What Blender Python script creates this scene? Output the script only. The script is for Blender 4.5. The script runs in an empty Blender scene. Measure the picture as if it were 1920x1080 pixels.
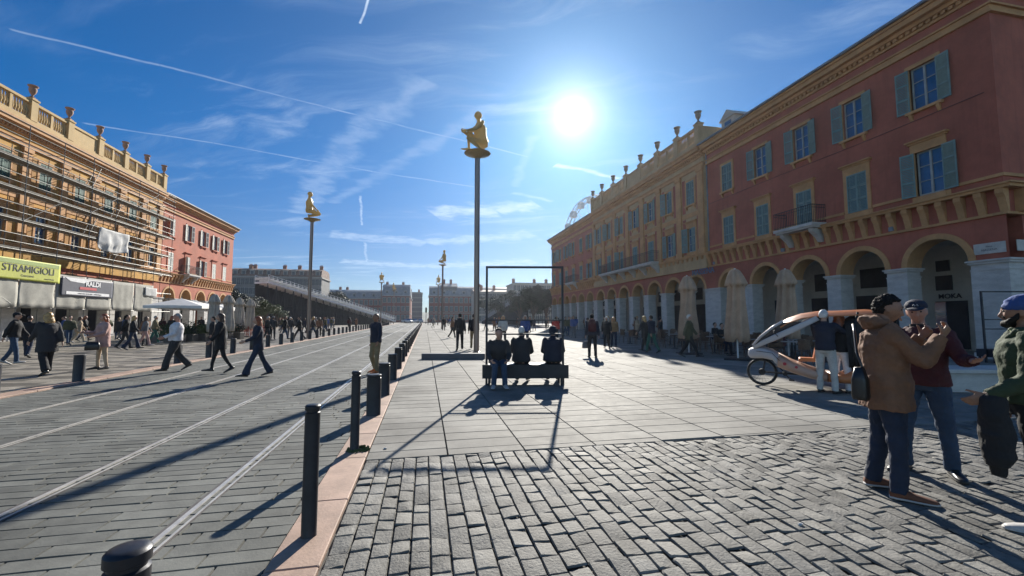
import bpy, math, random
import numpy as np
from mathutils import Vector, Matrix, noise
rad = math.radians
random.seed(7)
S = bpy.context.scene
COL = S.collection
# ------------------------------------------------------------------ camera
CAMH = 1.55; YAW = rad(11.65); PITCH = math.atan(57/790); FPX = 790.0
cd = bpy.data.cameras.new('camera'); cam = bpy.data.objects.new('camera', cd); COL.objects.link(cam)
cam.location = (0, 0, CAMH); cam.rotation_euler = (math.pi/2+PITCH, 0, -YAW)
cd.sensor_width = 36; cd.lens = FPX/1920*36; cd.clip_start = .05; cd.clip_end = 6000
S.camera = cam
S.render.resolution_x = 1024; S.render.resolution_y = 576
# ------------------------------------------------------------------ exposure
S.view_settings.view_transform = 'Standard'; S.view_settings.look = 'None'
S.view_settings.gamma = 1; S.view_settings.use_curve_mapping = False
S.view_settings.exposure = 0.95
SUN_AZ = 20.1; SUN_EL = 26.1
sdir = Vector((math.sin(rad(SUN_AZ))*math.cos(rad(SUN_EL)), math.cos(rad(SUN_AZ))*math.cos(rad(SUN_EL)), math.sin(rad(SUN_EL))))
sl = bpy.data.lights.new('sun', 'SUN'); sl.energy = 4.6; sl.angle = rad(.53); sl.color = (1, .94, .84)
so = bpy.data.objects.new('sun', sl); COL.objects.link(so)
so.rotation_euler = sdir.to_track_quat('Z', 'Y').to_euler(); so.location = sdir*100
# ------------------------------------------------------------------ node helper
class NT:
    def __init__(s, tree): s.t = tree; s.n = tree.nodes; s.l = tree.links
    def new(s, typ, **kw):
        n = s.n.new(typ)
        for k, v in kw.items(): setattr(n, k, v)
        return n
    def put(s, sock, v):
        if isinstance(v, (int, float)): sock.default_value = v
        elif isinstance(v, (tuple, list)):
            sock.default_value = tuple(v) if len(v) == len(sock.default_value) else tuple(v)+(1,)
        else: s.l.new(v, sock)
    def m(s, op, a, b=0, c=0, clamp=False):
        n = s.new('ShaderNodeMath', operation=op); n.use_clamp = clamp
        s.put(n.inputs[0], a); s.put(n.inputs[1], b)
        s.put(n.inputs[2], c)
        return n.outputs[0]
    def mix(s, f, a, b, typ='MIX'):
        n = s.new('ShaderNodeMix', data_type='RGBA', blend_type=typ)
        s.put(n.inputs['Factor'], f); s.put(n.inputs[6], a); s.put(n.inputs[7], b)
        return n.outputs[2]
    def vec(s, x, y, z):
        n = s.new('ShaderNodeCombineXYZ')
        for i, v in enumerate((x, y, z)): s.put(n.inputs[i], v)
        return n.outputs[0]
    def noise(s, vec, scale, detail=3, rough=.5, dist=0, col=False):
        n = s.new('ShaderNodeTexNoise'); n.inputs['Scale'].default_value = scale
        n.inputs['Detail'].default_value = detail; n.inputs['Roughness'].default_value = rough
        n.inputs['Distortion'].default_value = dist
        if vec is not None: s.l.new(vec, n.inputs['Vector'])
        return n.outputs['Color' if col else 'Fac']
    def ramp(s, v, lo, hi, a=0., b=1.):
        n = s.new('ShaderNodeMapRange'); n.interpolation_type = 'SMOOTHSTEP'
        s.put(n.inputs[0], v); s.put(n.inputs[1], lo); s.put(n.inputs[2], hi); s.put(n.inputs[3], a); s.put(n.inputs[4], b)
        return n.outputs[0]
# ------------------------------------------------------------------ sky
_F = Vector((math.sin(YAW)*math.cos(PITCH), math.cos(YAW)*math.cos(PITCH), math.sin(PITCH)))
_R = Vector((math.cos(YAW), -math.sin(YAW), 0)); _U = _R.cross(_F)
def pdir(x, y): return _F+_R*((x-960)/FPX)+_U*((540-y)/FPX)      # direction of a sight line, for measuring where things stand
def gp(x, y, z=0.):
    d = pdir(x, y); t = (z-CAMH)/d.z; return (d.x*t, d.y*t)
def depth_at(x, D, z0=0.):                                          # ground point in column x at distance D
    d = pdir(x, 597); t = D/_F.dot(d); return (d.x*t, d.y*t)
W = bpy.data.worlds.new('World'); S.world = W; W.use_nodes = True
w = NT(W.node_tree); w.n.clear()
sky = w.new('ShaderNodeTexSky', sky_type='NISHITA'); sky.sun_disc = False
sky.sun_elevation = rad(SUN_EL); sky.sun_rotation = rad(SUN_AZ)
sky.air_density = 1.0; sky.dust_density = .35; sky.ozone_density = 3.0; sky.altitude = 10
tc = w.new('ShaderNodeTexCoord').outputs['Generated']
sx = w.new('ShaderNodeSeparateXYZ'); w.l.new(tc, sx.inputs[0])
zz = w.m('MAXIMUM', sx.outputs[2], .03)
u_ = w.m('DIVIDE', sx.outputs[0], zz); v_ = w.m('DIVIDE', sx.outputs[1], zz)
def cirrus():
    # stretched veils, drifting diagonally
    a = rad(-28)
    p = w.m('ADD', w.m('MULTIPLY', u_, math.cos(a)), w.m('MULTIPLY', v_, math.sin(a)))
    q = w.m('SUBTRACT', w.m('MULTIPLY', v_, math.cos(a)), w.m('MULTIPLY', u_, math.sin(a)))
    warp = w.noise(w.vec(u_, v_, 3.), .9, 3)
    n1 = w.noise(w.vec(w.m('MULTIPLY', p, .55), w.m('ADD', w.m('MULTIPLY', q, 1.9), w.m('MULTIPLY', warp, 1.3)), 0.), 1.6, 8, .62, .6)
    n2 = w.noise(w.vec(w.m('MULTIPLY', p, .8), w.m('MULTIPLY', q, .8), 7.), .8, 3, .5)
    return w.m('MULTIPLY', w.ramp(n1, .46, .82), w.ramp(n2, .42, .66))
def seg(pts, wid, stren, soft=1.):
    out = None
    P = []
    for x, y in pts:
        d = pdir(x, y); P.append((d.x/d.z, d.y/d.z))
    wob = w.m('MULTIPLY', w.m('SUBTRACT', w.noise(w.vec(u_, v_, stren*3), 5., 4), .5), wid*2.2)
    for (ax, ay), (bx, by) in zip(P[:-1], P[1:]):
        L = math.hypot(bx-ax, by-ay); tx, ty = (bx-ax)/L, (by-ay)/L
        s_ = w.m('ADD', w.m('MULTIPLY', w.m('SUBTRACT', u_, ax), tx), w.m('MULTIPLY', w.m('SUBTRACT', v_, ay), ty))
        d_ = w.m('ADD', w.m('SUBTRACT', w.m('MULTIPLY', w.m('SUBTRACT', v_, ay), tx), w.m('MULTIPLY', w.m('SUBTRACT', u_, ax), ty)), wob)
        d_ = w.m('ABSOLUTE', d_)
        f = w.ramp(d_, wid, wid*.1)
        e = w.m('MULTIPLY', w.ramp(s_, -.03*L, .02*L), w.ramp(s_, 1.03*L, .98*L))
        f = w.m('MULTIPLY', f, e)
        out = f if out is None else w.m('MAXIMUM', out, f)
    mod = w.ramp(w.noise(w.vec(u_, v_, stren*7), 7., 4, .6), .3, .62, .45, 1.)
    return w.m('MULTIPLY', w.m('MULTIPLY', out, stren), mod)
cl = cirrus()
cl = w.m('MULTIPLY', cl, .5)
trails = [([(20, 55), (300, 122), (480, 168), (620, 203), (760, 238), (880, 266), (990, 294)], .013, .24),
          ([(160, 232), (400, 268), (520, 290), (700, 322), (900, 352)], .017, .24),
          ([(697, -30), (684, 22), (675, 44)], .006, .8),
          ([(1040, 310), (1095, 318), (1160, 335)], .045, .6), ([(960, 362), (1035, 378)], .045, .3),
          ([(676, 368), (679, 422)], .016, .42), ([(684, 455), (688, 496)], .03, .38),
          ([(800, 150), (680, 240), (610, 330), (560, 400)], .13, .2), ([(900, 215), (760, 300), (620, 380)], .08, .14),
          ([(1000, 255), (965, 350)], .05, .14), ([(810, 400), (930, 395), (1010, 385)], .28, .5), ([(620, 440), (800, 455), (1000, 440)], .35, .34),
          ([(640, 490), (800, 500), (1000, 490)], .5, .34)]
for pts, wd, st in trails:
    cl = w.m('MAXIMUM', cl, seg(pts, wd, st))
skyc = w.mix(1., sky.outputs[0], (.62, .90, 1.30), 'MULTIPLY')
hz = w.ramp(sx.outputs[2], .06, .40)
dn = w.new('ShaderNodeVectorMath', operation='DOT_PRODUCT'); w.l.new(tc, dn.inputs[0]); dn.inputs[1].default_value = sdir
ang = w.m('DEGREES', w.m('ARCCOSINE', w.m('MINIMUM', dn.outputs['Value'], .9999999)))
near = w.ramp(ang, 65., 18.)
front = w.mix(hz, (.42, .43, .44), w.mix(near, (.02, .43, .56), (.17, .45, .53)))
skyc = w.mix(1., skyc, w.mix(w.ramp(ang, 74., 112.), front, (1.35, 1.04, .76)), 'MULTIPLY')  # unseen sky opposite the sun boosted and warmed to light shaded fronts
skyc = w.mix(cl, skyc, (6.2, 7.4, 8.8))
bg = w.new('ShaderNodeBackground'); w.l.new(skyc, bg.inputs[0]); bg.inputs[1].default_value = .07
disc = w.m('MULTIPLY', w.m('POWER', 2.718, w.m('MULTIPLY', w.m('POWER', w.m('DIVIDE', ang, .9), 2.), -1.)), 7.)
h1 = w.m('MULTIPLY', w.m('POWER', 2.718, w.m('MULTIPLY', ang, -1/2.3)), .75)
h2 = w.m('MULTIPLY', w.m('POWER', 2.718, w.m('MULTIPLY', ang, -1/10.)), .10)
bg2 = w.new('ShaderNodeBackground'); bg2.inputs[0].default_value = (1, .96, .93, 1)
w.l.new(w.m('ADD', w.m('ADD', disc, h1), h2), bg2.inputs[1])
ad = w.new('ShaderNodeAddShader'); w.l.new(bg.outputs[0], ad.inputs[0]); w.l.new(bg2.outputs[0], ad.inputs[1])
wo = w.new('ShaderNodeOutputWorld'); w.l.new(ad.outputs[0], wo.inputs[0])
# ------------------------------------------------------------------ materials
MATS = {}
def M(name, col, rough=.75, var=.15, scale=3., bump=.15, bscale=None, metal=0., spec=.5, tint=False, detail=4, stretch=None, trans=0., streak=0., cell=0.):
    """plain painted/stone/cloth surface: base colour broken by noise, fine relief"""
    if name in MATS: return MATS[name]
    m = bpy.data.materials.new(name); m.use_nodes = True; MATS[name] = m
    t = NT(m.node_tree); b = t.n['Principled BSDF']
    co = t.new('ShaderNodeTexCoord').outputs['Object']
    if stretch:
        mp = t.new('ShaderNodeMapping'); t.l.new(co, mp.inputs[0]); mp.inputs['Scale'].default_value = stretch; co = mp.outputs[0]
    n1 = t.noise(co, scale, detail, .6)
    n2 = t.noise(co, scale*7.3, 3, .6)
    f = t.m('ADD', t.m('MULTIPLY', n1, .7), t.m('MULTIPLY', n2, .3))
    lo = tuple(max(0, c*(1-var*1.6)) for c in col); hi = tuple(min(1, c*(1+var*1.6)) for c in col)
    c = t.mix(t.ramp(f, .3, .7), lo, hi)
    if streak:
        mp = t.new('ShaderNodeMapping'); t.l.new(co, mp.inputs[0]); mp.inputs['Scale'].default_value = (2.2, 2.2, .18)
        st = t.noise(mp.outputs[0], 1.6, 4, .6)
        c = t.mix(t.ramp(st, .5, .75, 0., streak), c, tuple(x*.55 for x in col))
    if tint:
        at = t.new('ShaderNodeAttribute'); at.attribute_name = 'tint'
        c = t.mix(1., c, at.outputs['Color'], 'MULTIPLY')
    t.l.new(c, b.inputs['Base Color'])
    t.put(b.inputs['Roughness'], t.m('ADD', t.m('MULTIPLY', n2, .25), rough-.125, clamp=True))
    b.inputs['Metallic'].default_value = metal; b.inputs['Specular IOR Level'].default_value = spec
    if trans: b.inputs['Transmission Weight'].default_value = trans
    if bump:
        bp = t.new('ShaderNodeBump'); bp.inputs['Strength'].default_value = bump; bp.inputs['Distance'].default_value = .02
        h = t.noise(co, bscale or scale*12, 5, .65)
        t.l.new(h, bp.inputs['Height']); t.l.new(bp.outputs[0], b.inputs['Normal'])
    return m
# ------------------------------------------------------------------ mesh helpers
class MB:
    def __init__(s, xf=None): s.v = []; s.f = []; s.mi = []; s.c = []; s.xf = xf; s.cur = 0; s.tint = None
    def add(s, verts, faces):
        o = len(s.v)
        s.v += [tuple(s.xf(p)) if s.xf else tuple(p) for p in verts]
        s.f += [tuple(i+o for i in f) for f in faces]; s.mi += [s.cur]*len(faces)
        if s.tint is not None: s.c += [s.tint]*len(verts)
        return s
    def box(s, x0, x1, y0, y1, z0, z1):
        return s.add([(x0, y0, z0), (x1, y0, z0), (x1, y1, z0), (x0, y1, z0), (x0, y0, z1), (x1, y0, z1), (x1, y1, z1), (x0, y1, z1)],
                     [(0, 3, 2, 1), (4, 5, 6, 7), (0, 1, 5, 4), (1, 2, 6, 5), (2, 3, 7, 6), (3, 0, 4, 7)])
    def bbox(s, x0, x1, y0, y1, z0, z1, b=.01):     # box with bevelled vertical and top edges
        pr = [(x0+b, y0), (x1-b, y0), (x1, y0+b), (x1, y1-b), (x1-b, y1), (x0+b, y1), (x0, y1-b), (x0, y0+b)]
        cx, cy = (x0+x1)/2, (y0+y1)/2
        def sh(p, k): return (p[0]-math.copysign(k, p[0]-cx), p[1]-math.copysign(k, p[1]-cy))
        v = [(a, c, z0) for a, c in pr]+[(a, c, z1-b) for a, c in pr]+[sh(p, b)+(z1,) for p in pr]
        f = [tuple(range(7, -1, -1)), tuple(range(16, 24))]
        for k in (0, 8):
            for i in range(8): f.append((k+i, k+(i+1) % 8, k+8+(i+1) % 8, k+8+i))
        return s.add(v, f)
    def quad(s, a, b, c, d): return s.add([a, b, c, d], [(0, 1, 2, 3)])
    def beam(s, p, q, wx, wy=None):                  # rectangular bar from p to q
        wy = wy or wx; p = Vector(p); q = Vector(q); d = (q-p).normalized()
        r = d.cross(Vector((0, 0, 1)));  r = Vector((1, 0, 0)) if r.length < 1e-4 else r.normalized()
        u = r.cross(d); r = r*wx/2; u = u*wy/2
        v = [p-r-u, p+r-u, p+r+u, p-r+u, q-r-u, q+r-u, q+r+u, q-r+u]
        return s.add(v, [(0, 3, 2, 1), (4, 5, 6, 7), (0, 1, 5, 4), (1, 2, 6, 5), (2, 3, 7, 6), (3, 0, 4, 7)])
    def tube(s, pts, r, n=8, caps=True):
        pts = [Vector(p) for p in pts]; k = len(pts)
        R_ = r if isinstance(r, (list, tuple)) else [r]*k
        v = []; prev = None
        for i, p in enumerate(pts):
            d = (pts[min(i+1, k-1)]-pts[max(i-1, 0)]).normalized()
            if prev is None:
                a = d.cross(Vector((0, 0, 1)))
                if a.length < 1e-3: a = d.cross(Vector((0, 1, 0)))
                a.normalize()
            else:
                a = (prev-d*prev.dot(d)).normalized()
            prev = a; b = d.cross(a)
            rr = R_[i]; ra, rb = rr if isinstance(rr, tuple) else (rr, rr)
            for j in range(n):
                t = 2*math.pi*j/n; v.append(p+a*math.cos(t)*ra+b*math.sin(t)*rb)
        f = []
        for i in range(k-1):
            for j in range(n): f.append((i*n+j, i*n+(j+1) % n, (i+1)*n+(j+1) % n, (i+1)*n+j))
        if caps: f.append(tuple(range(n-1, -1, -1))); f.append(tuple(range((k-1)*n, k*n)))
        return s.add(v, f)
    def lathe(s, prof, n=16, c=(0, 0, 0), caps=True):  # prof [(r,z)]
        v = []
        for r, z in prof:
            for j in range(n):
                t = 2*math.pi*j/n; v.append((c[0]+r*math.cos(t), c[1]+r*math.sin(t), c[2]+z))
        f = []
        for i in range(len(prof)-1):
            for j in range(n): f.append((i*n+j, i*n+(j+1) % n, (i+1)*n+(j+1) % n, (i+1)*n+j))
        if caps: f.append(tuple(range(n-1, -1, -1))); f.append(tuple(range((len(prof)-1)*n, len(prof)*n)))
        return s.add(v, f)
    def loft(s, secs, n=16, caps=True):             # secs (centre, a vector, b vector[, squareness])
        v = []
        for sc in secs:
            c, a, b = Vector(sc[0]), Vector(sc[1]), Vector(sc[2])
            e = sc[3] if len(sc) > 3 else 1.
            for j in range(n):
                t = 2*math.pi*j/n; ct, st = math.cos(t), math.sin(t)
                v.append(c+a*math.copysign(abs(ct)**e, ct)+b*math.copysign(abs(st)**e, st))
        f = []
        for i in range(len(secs)-1):
            for j in range(n): f.append((i*n+j, i*n+(j+1) % n, (i+1)*n+(j+1) % n, (i+1)*n+j))
        if caps: f.append(tuple(range(n-1, -1, -1))); f.append(tuple(range((len(secs)-1)*n, len(secs)*n)))
        return s.add(v, f)
    def ball(s, c, r, n=12, m=8):
        r = r if isinstance(r, (tuple, list)) else (r, r, r); v = [(c[0], c[1], c[2]-r[2])]; f = []
        for i in range(1, m):
            ph = math.pi*i/m
            for j in range(n):
                t = 2*math.pi*j/n; v.append((c[0]+r[0]*math.sin(ph)*math.cos(t), c[1]+r[1]*math.sin(ph)*math.sin(t), c[2]-r[2]*math.cos(ph)))
        v.append((c[0], c[1], c[2]+r[2])); e = len(v)-1
        for j in range(n):
            f.append((0, 1+(j+1) % n, 1+j)); f.append((e, e-n+j, e-n+(j+1) % n))
            for i in range(m-2): f.append((1+i*n+j, 1+i*n+(j+1) % n, 1+(i+1)*n+(j+1) % n, 1+(i+1)*n+j))
        return s.add(v, f)
    def prism(s, poly, y0, y1, axis=1):              # polygon in (x,z) swept along y (axis 1) or (y,z) along x (axis 0)
        n = len(poly)
        g = (lambda p, t: (p[0], t, p[1])) if axis == 1 else (lambda p, t: (t, p[0], p[1]))
        v = [g(p, y0) for p in poly]+[g(p, y1) for p in poly]
        f = [tuple(range(n)), tuple(range(2*n-1, n-1, -1))]+[(i, i+n, (i+1) % n+n, (i+1) % n) for i in range(n)]
        return s.add(v, f)
    def mesh(s, name, mats, smooth=False):
        me = bpy.data.meshes.new(name); me.from_pydata(s.v, [], s.f)
        for m in (mats if isinstance(mats, (list, tuple)) else [mats]): me.materials.append(m)
        if any(s.mi): me.polygons.foreach_set('material_index', s.mi)
        if smooth: me.polygons.foreach_set('use_smooth', [True]*len(me.polygons))
        if smooth == 'auto': me.set_sharp_from_angle(angle=rad(40))
        if s.c:
            at = me.color_attributes.new('tint', 'FLOAT_COLOR', 'POINT')
            at.data.foreach_set('color', np.array([(c, c, c, 1) if isinstance(c, float) else tuple(c)+(1,) for c in s.c], 'f').ravel())
        me.update(); return me
    def build(s, name, mats, parent=None, loc=None, smooth=False, rot=None):
        return link(name, s.mesh(name, mats, smooth), parent, loc, rot)
def link(name, data, parent=None, loc=None, rot=None):
    o = bpy.data.objects.new(name, data); COL.objects.link(o)
    if parent is not None: o.parent = parent
    if loc is not None: o.location = loc
    if rot is not None: o.rotation_euler = (0, 0, rot) if isinstance(rot, (int, float)) else rot
    return o
def tag(o, label, cat, group=None, kind=None):
    o['label'] = label; o['category'] = cat
    if group: o['group'] = group
    if kind: o['kind'] = kind
    return o
def thing(name, label, cat, loc=(0, 0, 0), rz=0., group=None):
    o = link(name, None, None, loc, rz); o.empty_display_size = .3
    return tag(o, label, cat, group)
def struct(o): o['kind'] = 'structure'; return o
def kids(o): return [c for c in KIDS.get(o.name, [])]
def dup(src, loc, rz=None, label=None, group=None, scale=None):
    r = src.copy(); COL.objects.link(r); r.location = loc
    if rz is not None: r.rotation_euler = (0, 0, rz)
    if scale is not None: r.scale = (scale,)*3 if isinstance(scale, (int, float)) else scale
    if label: r['label'] = label
    if group: r['group'] = group
    for ch in src.children:
        c = ch.copy(); COL.objects.link(c); c.parent = r
        for g in ch.children:
            d = g.copy(); COL.objects.link(d); d.parent = c
    return r
_FC = {}
def text_mesh(txt, size, ext=.004, bold=0.):
    cu = bpy.data.curves.new('lettering', 'FONT'); cu.body = txt; cu.size = size; cu.extrude = ext; cu.offset = bold
    cu.align_x = 'CENTER'; cu.align_y = 'CENTER'
    o = bpy.data.objects.new('lettering', cu); TMP.collection.objects.link(o)
    vl = TMP.view_layers[0]; vl.update()
    me = bpy.data.meshes.new_from_object(o.evaluated_get(vl.depsgraph), depsgraph=vl.depsgraph)
    bpy.data.objects.remove(o); bpy.data.curves.remove(cu); return me
TMP = bpy.data.scenes.new('workbench')
def fuse(mb, voxel, mats, smooth=4, disp=0., dscale=.12, name='fused'):
    """one continuous surface out of overlapping closed shapes, with soft cloth folds"""
    me = mb.mesh(name, mats)
    o = bpy.data.objects.new(name, me); TMP.collection.objects.link(o)
    r = o.modifiers.new('r', 'REMESH'); r.mode = 'VOXEL'; r.voxel_size = voxel; r.use_smooth_shade = True
    if smooth:
        sm = o.modifiers.new('s', 'SMOOTH'); sm.factor = .5; sm.iterations = smooth
    if disp:
        tx = bpy.data.textures.new('folds', 'CLOUDS'); tx.noise_scale = dscale; tx.noise_depth = 3
        d = o.modifiers.new('d', 'DISPLACE'); d.texture = tx; d.strength = disp; d.mid_level = .5
    vl = TMP.view_layers[0]; vl.update()
    out = bpy.data.meshes.new_from_object(o.evaluated_get(vl.depsgraph), depsgraph=vl.depsgraph)
    bpy.data.objects.remove(o); bpy.data.meshes.remove(me)
    out.name = name; return out
# palette
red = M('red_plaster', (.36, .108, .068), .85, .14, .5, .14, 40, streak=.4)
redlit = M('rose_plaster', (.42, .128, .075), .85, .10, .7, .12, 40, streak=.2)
yel = M('ochre_trim', (.50, .27, .115), .8, .12, 1.2, .12, 40)
yelw = M('yellow_ochre_plaster', (.47, .32, .17), .85, .10, .7, .12, 40, streak=.2)
goldp = M('dark_gold_panel', (.38, .20, .06), .85, .12, .8, .15, 30, streak=.2)
gold = M('golden_ochre_plaster', (.52, .29, .07), .85, .12, .8, .15, 30, streak=.3)
cream = M('cream_parapet', (.50, .36, .17), .85, .08, .8, .12, 40, streak=.15)
marble = M('grey_marble', (.50, .48, .45), .55, .12, 1.6, .06, stretch=(1, 1, 3))
shutter_g = M('green_grey_shutter', (.17, .26, .25), .7, .1, 3, .05)
shutter_w = M('pale_shutter', (.55, .57, .52), .7, .08, 3, .05)
shutter_d = M('dark_green_shutter', (.06, .14, .12), .7, .1, 3, .05)
glass = M('window_glass', (.025, .085, .19), .08, .2, .8, .02, 2, spec=1.)  # blue of the reflected sky put into the base colour
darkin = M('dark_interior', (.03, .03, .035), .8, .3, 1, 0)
iron = M('black_iron', (.02, .02, .025), .5, .2, 8, .05)
tile = M('roof_tiles', (.30, .14, .09), .85, .25, 3, .3, 12)
zinc = M('zinc_roof', (.20, .22, .25), .5, .15, 1, .05)
plaster_in = M('arcade_plaster', (.46, .44, .39), .85, .1, .8, .05)
stucco = M('pale_render', (.48, .44, .38), .85, .1, .5, .08, streak=.2)
# ------------------------------------------------------------------ ground
def stones(name, mat, x0, x1, y0, y1, wx, wy, gap, along='y', jit=.003, tf=None, stag=.5, vary=.1, z=0., tilt=.002, seed=1, thick=.03):
    """paving laid in courses; each stone its own slightly tilted top with side faces"""
    rnd = random.Random(seed); mb = MB()
    cols = []
    if along == 'y':    # courses run along Y, each course wx wide
        x = x0
        while x < x1-.02: cols.append((x, min(x+wx, x1))); x += wx
    else:
        x = y0
        while x < y1-.02: cols.append((x, min(x+wy, y1))); x += wy
    verts = []; faces = []; cc = []
    for a, b in cols:
        lo, hi, st = (y0, y1, wy) if along == 'y' else (x0, x1, wx)
        t = lo - rnd.random()*st*stag
        while t < hi:
            e = t+st*(1+rnd.uniform(-vary, vary)); ta, te = max(t, lo), min(e, hi)
            t = e
            if te-ta < .04: continue
            g = gap/2; zc = z+rnd.uniform(-jit, jit); tx, ty = rnd.uniform(-tilt, tilt), rnd.uniform(-tilt, tilt)
            if along == 'y': X0, X1, Y0, Y1 = a+g, b-g, ta+g, te-g
            else: X0, X1, Y0, Y1 = ta+g, te-g, a+g, b-g
            o = len(verts); k = .004
            for (px, py, kx, ky) in ((X0, Y0, 1, 1), (X1, Y0, -1, 1), (X1, Y1, -1, -1), (X0, Y1, 1, -1)):
                verts.append((px+kx*k, py+ky*k, zc+tx*kx+ty*ky))
            for (px, py) in ((X0, Y0), (X1, Y0), (X1, Y1), (X0, Y1)): verts.append((px, py, z-thick))
            faces += [(o, o+1, o+2, o+3)]+[(o+4+i, o+4+(i+1) % 4, o+(i+1) % 4, o+i) for i in range(4)]
            c = tf((X0+X1)/2, (Y0+Y1)/2, rnd) if tf else 1+rnd.uniform(-.12, .12)
            cc += [c if isinstance(c, tuple) else float(c)]*8
    mb.v = verts; mb.f = faces; mb.mi = [0]*len(faces); mb.c = cc
    return struct(mb.build(name, mat))
ground_m = M('joint_grit', (.085, .08, .072), .95, .3, 6, .3, 60)
g = MB(); g.quad((-500, -100, -.034), (500, -100, -.034), (500, 700, -.034), (-500, 700, -.034))
struct(g.build('ground', ground_m))
slab_m = M('pale_granite_slab', (.205, .198, .178), .79, .22, .9, .18, 55, tint=True, spec=.23)
road_m = M('tramway_stone', (.135, .137, .123), .74, .22, .8, .2, 50, tint=True, spec=.3)
cob_m = M('dark_cobble', (.16, .155, .14), .70, .26, 3, .6, 42, tint=True, spec=.28)
kerb_m = M('pink_kerb_stone', (.36, .245, .185), .7, .14, 2.5, .2, 50, tint=True)
plaza_m = M('plaza_stone', (.24, .215, .175), .6, .15, .9, .15, 50, tint=True)
BY = 4.97
stones('pavement_slabs', slab_m, -.62, 34, BY, 62, .9, .34, .012, 'y', .0012, lambda x, y, r: 1+r.uniform(-.10, .10), .9, .06, 0, .0012, 3)
stones('pavement_slabs_far', slab_m, -.62, 60, 62, 150, 1.8, 1.2, .02, 'y', .001, None, .5, .05, 0, .001, 4)
def wave(y): return 0
stones('tramway', road_m, -8.1, -.955, -1.5, 48, .46, .165, .010, 'x', .0022, lambda x, y, r: 1+r.uniform(-.16, .16), .9, .12, -.02, .0018, 5)
stones('tramway_far', road_m, -8.1, -.955, 48, 175, 1.4, .7, .02, 'x', .001, None, .5, .1, -.02, .001, 6)
def pl(x, y, r):
    k = (math.floor(x/1.25)+math.floor(y/.62)) % 2
    return (.42 if k else 1.05)*(1+r.uniform(-.08, .08))
stones('plaza_paving', plaza_m, -27.5, -8.52, -1.5, 60, .62, .31, .010, 'x', .001, pl, .5, .0, .0, .001, 8)
stones('plaza_paving_far', plaza_m, -60, -8.52, 60, 150, 1.8, 1.24, .02, 'x', .001, None, .5, .05, 0, .001, 9)
# kerb strips
def kerbs(name, x0, x1, y0, y1, L, seed, top=.0):
    r = random.Random(seed); mb = MB(); y = y0
    while y < y1:
        l = L*r.uniform(.9, 1.1); mb.tint = 1+r.uniform(-.09, .09)
        mb.bbox(x0, x1, y+.004, y+l-.004, -.03, top+r.uniform(-.001, .001), .007); y += l
    return struct(mb.build(name, kerb_m))
kerbs('kerb_strip', -.948, -.627, -1.2, 150, 1.02, 2, .004)
kerbs('plaza_kerb', -8.515, -8.105, -1.2, 150, 1.0, 5, .012)
# cobbles: real rounded and chipped stones
def cobbles():
    r = random.Random(11); V = []; F = []; C = []; n = 7
    x = -.61; ci = 0
    while x < 10.5:
        wv = .138*r.uniform(.94, 1.06); y = -1.6-r.random()*.2
        while y < BY-.02:
            l = r.uniform(.16, .245); y1 = min(y+l, BY-.01)
            if y1-y > .06:
                gp_ = .007; X0, X1, Y0, Y1 = x+gp_/2, x+wv-gp_/2, y+gp_/2, y1-gp_/2
                zc = r.uniform(-.0028, .002); tx, ty = r.gauss(0, .007), r.gauss(0, .009); amp = r.choice((.0025, .004, .006, .010))
                sd = Vector((r.uniform(0, 99), r.uniform(0, 99), 0)); o = len(V); c = 1+r.uniform(-.22, .22)
                for j in range(n):
                    for i in range(n):
                        ew, el = .007/(X1-X0), .007/(Y1-Y0); a = (0, ew, .22, .5, .78, 1-ew, 1)[i]; b = (0, el, .22, .5, .78, 1-el, 1)[j]; px = X0+(X1-X0)*a; py = Y0+(Y1-Y0)*b
                        e = min(a, 1-a)*(X1-X0); e2 = min(b, 1-b)*(Y1-Y0)
                        z = zc+tx*(a-.5)+ty*(b-.5)+amp*noise.noise(Vector((px*13, py*11, 0))+sd)+amp*.5*noise.noise(Vector((px*37, py*33, 5))+sd)
                        ee = min(e, e2)
                        if ee <= 0: z -= .016; px += noise.noise(Vector((px*30, py*30, 1)))*.004; py += noise.noise(Vector((px*30, py*30, 9)))*.004
                        elif ee < .012: z -= .0025
                        V.append((px, py, z))
                        C.append(float(c))
                for j in range(n-1):
                    for i in range(n-1): F.append((o+j*n+i, o+j*n+i+1, o+(j+1)*n+i+1, o+(j+1)*n+i))
            y += l
        x += wv; ci += 1
    mb = MB(); mb.v = V; mb.f = F; mb.mi = [0]*len(F); mb.c = C
    o = mb.build('cobble_paving', cob_m, smooth=True)
    o.data.set_sharp_from_angle(angle=rad(38)); struct(o)
cobbles()
# tram rails
steel = M('polished_rail', (.52, .50, .46), .38, .15, 6, .03, metal=.35)
rust = M('rail_flank', (.10, .09, .08), .6, .2, 6, .1)
for i, (rx, lab) in enumerate(((-1.83, 'nearest polished tram rail, beside the pink kerb and black bollards'), (-3.28, 'second tram rail from the pink kerb'),
                               (-5.08, 'third tram rail from the pink kerb'), (-6.55, 'farthest tram rail, beside the plaza kerb'))):
    mb = MB(); mb.box(rx-.030, rx+.010, -1.5, 170, -.03, -.012); mb.box(rx+.055, rx+.072, -1.5, 170, -.03, -.0125)
    mb.cur = 1; mb.box(rx-.06, rx-.0305, -1.5, 170, -.03, -.0155); mb.box(rx+.0105, rx+.0545, -1.5, 170, -.03, -.0245); mb.box(rx+.0725, rx+.09, -1.5, 170, -.03, -.0155)
    tag(mb.build('tram_rail', [steel, rust]), lab, 'rail', 'tram rails set in the stone road')
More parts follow.
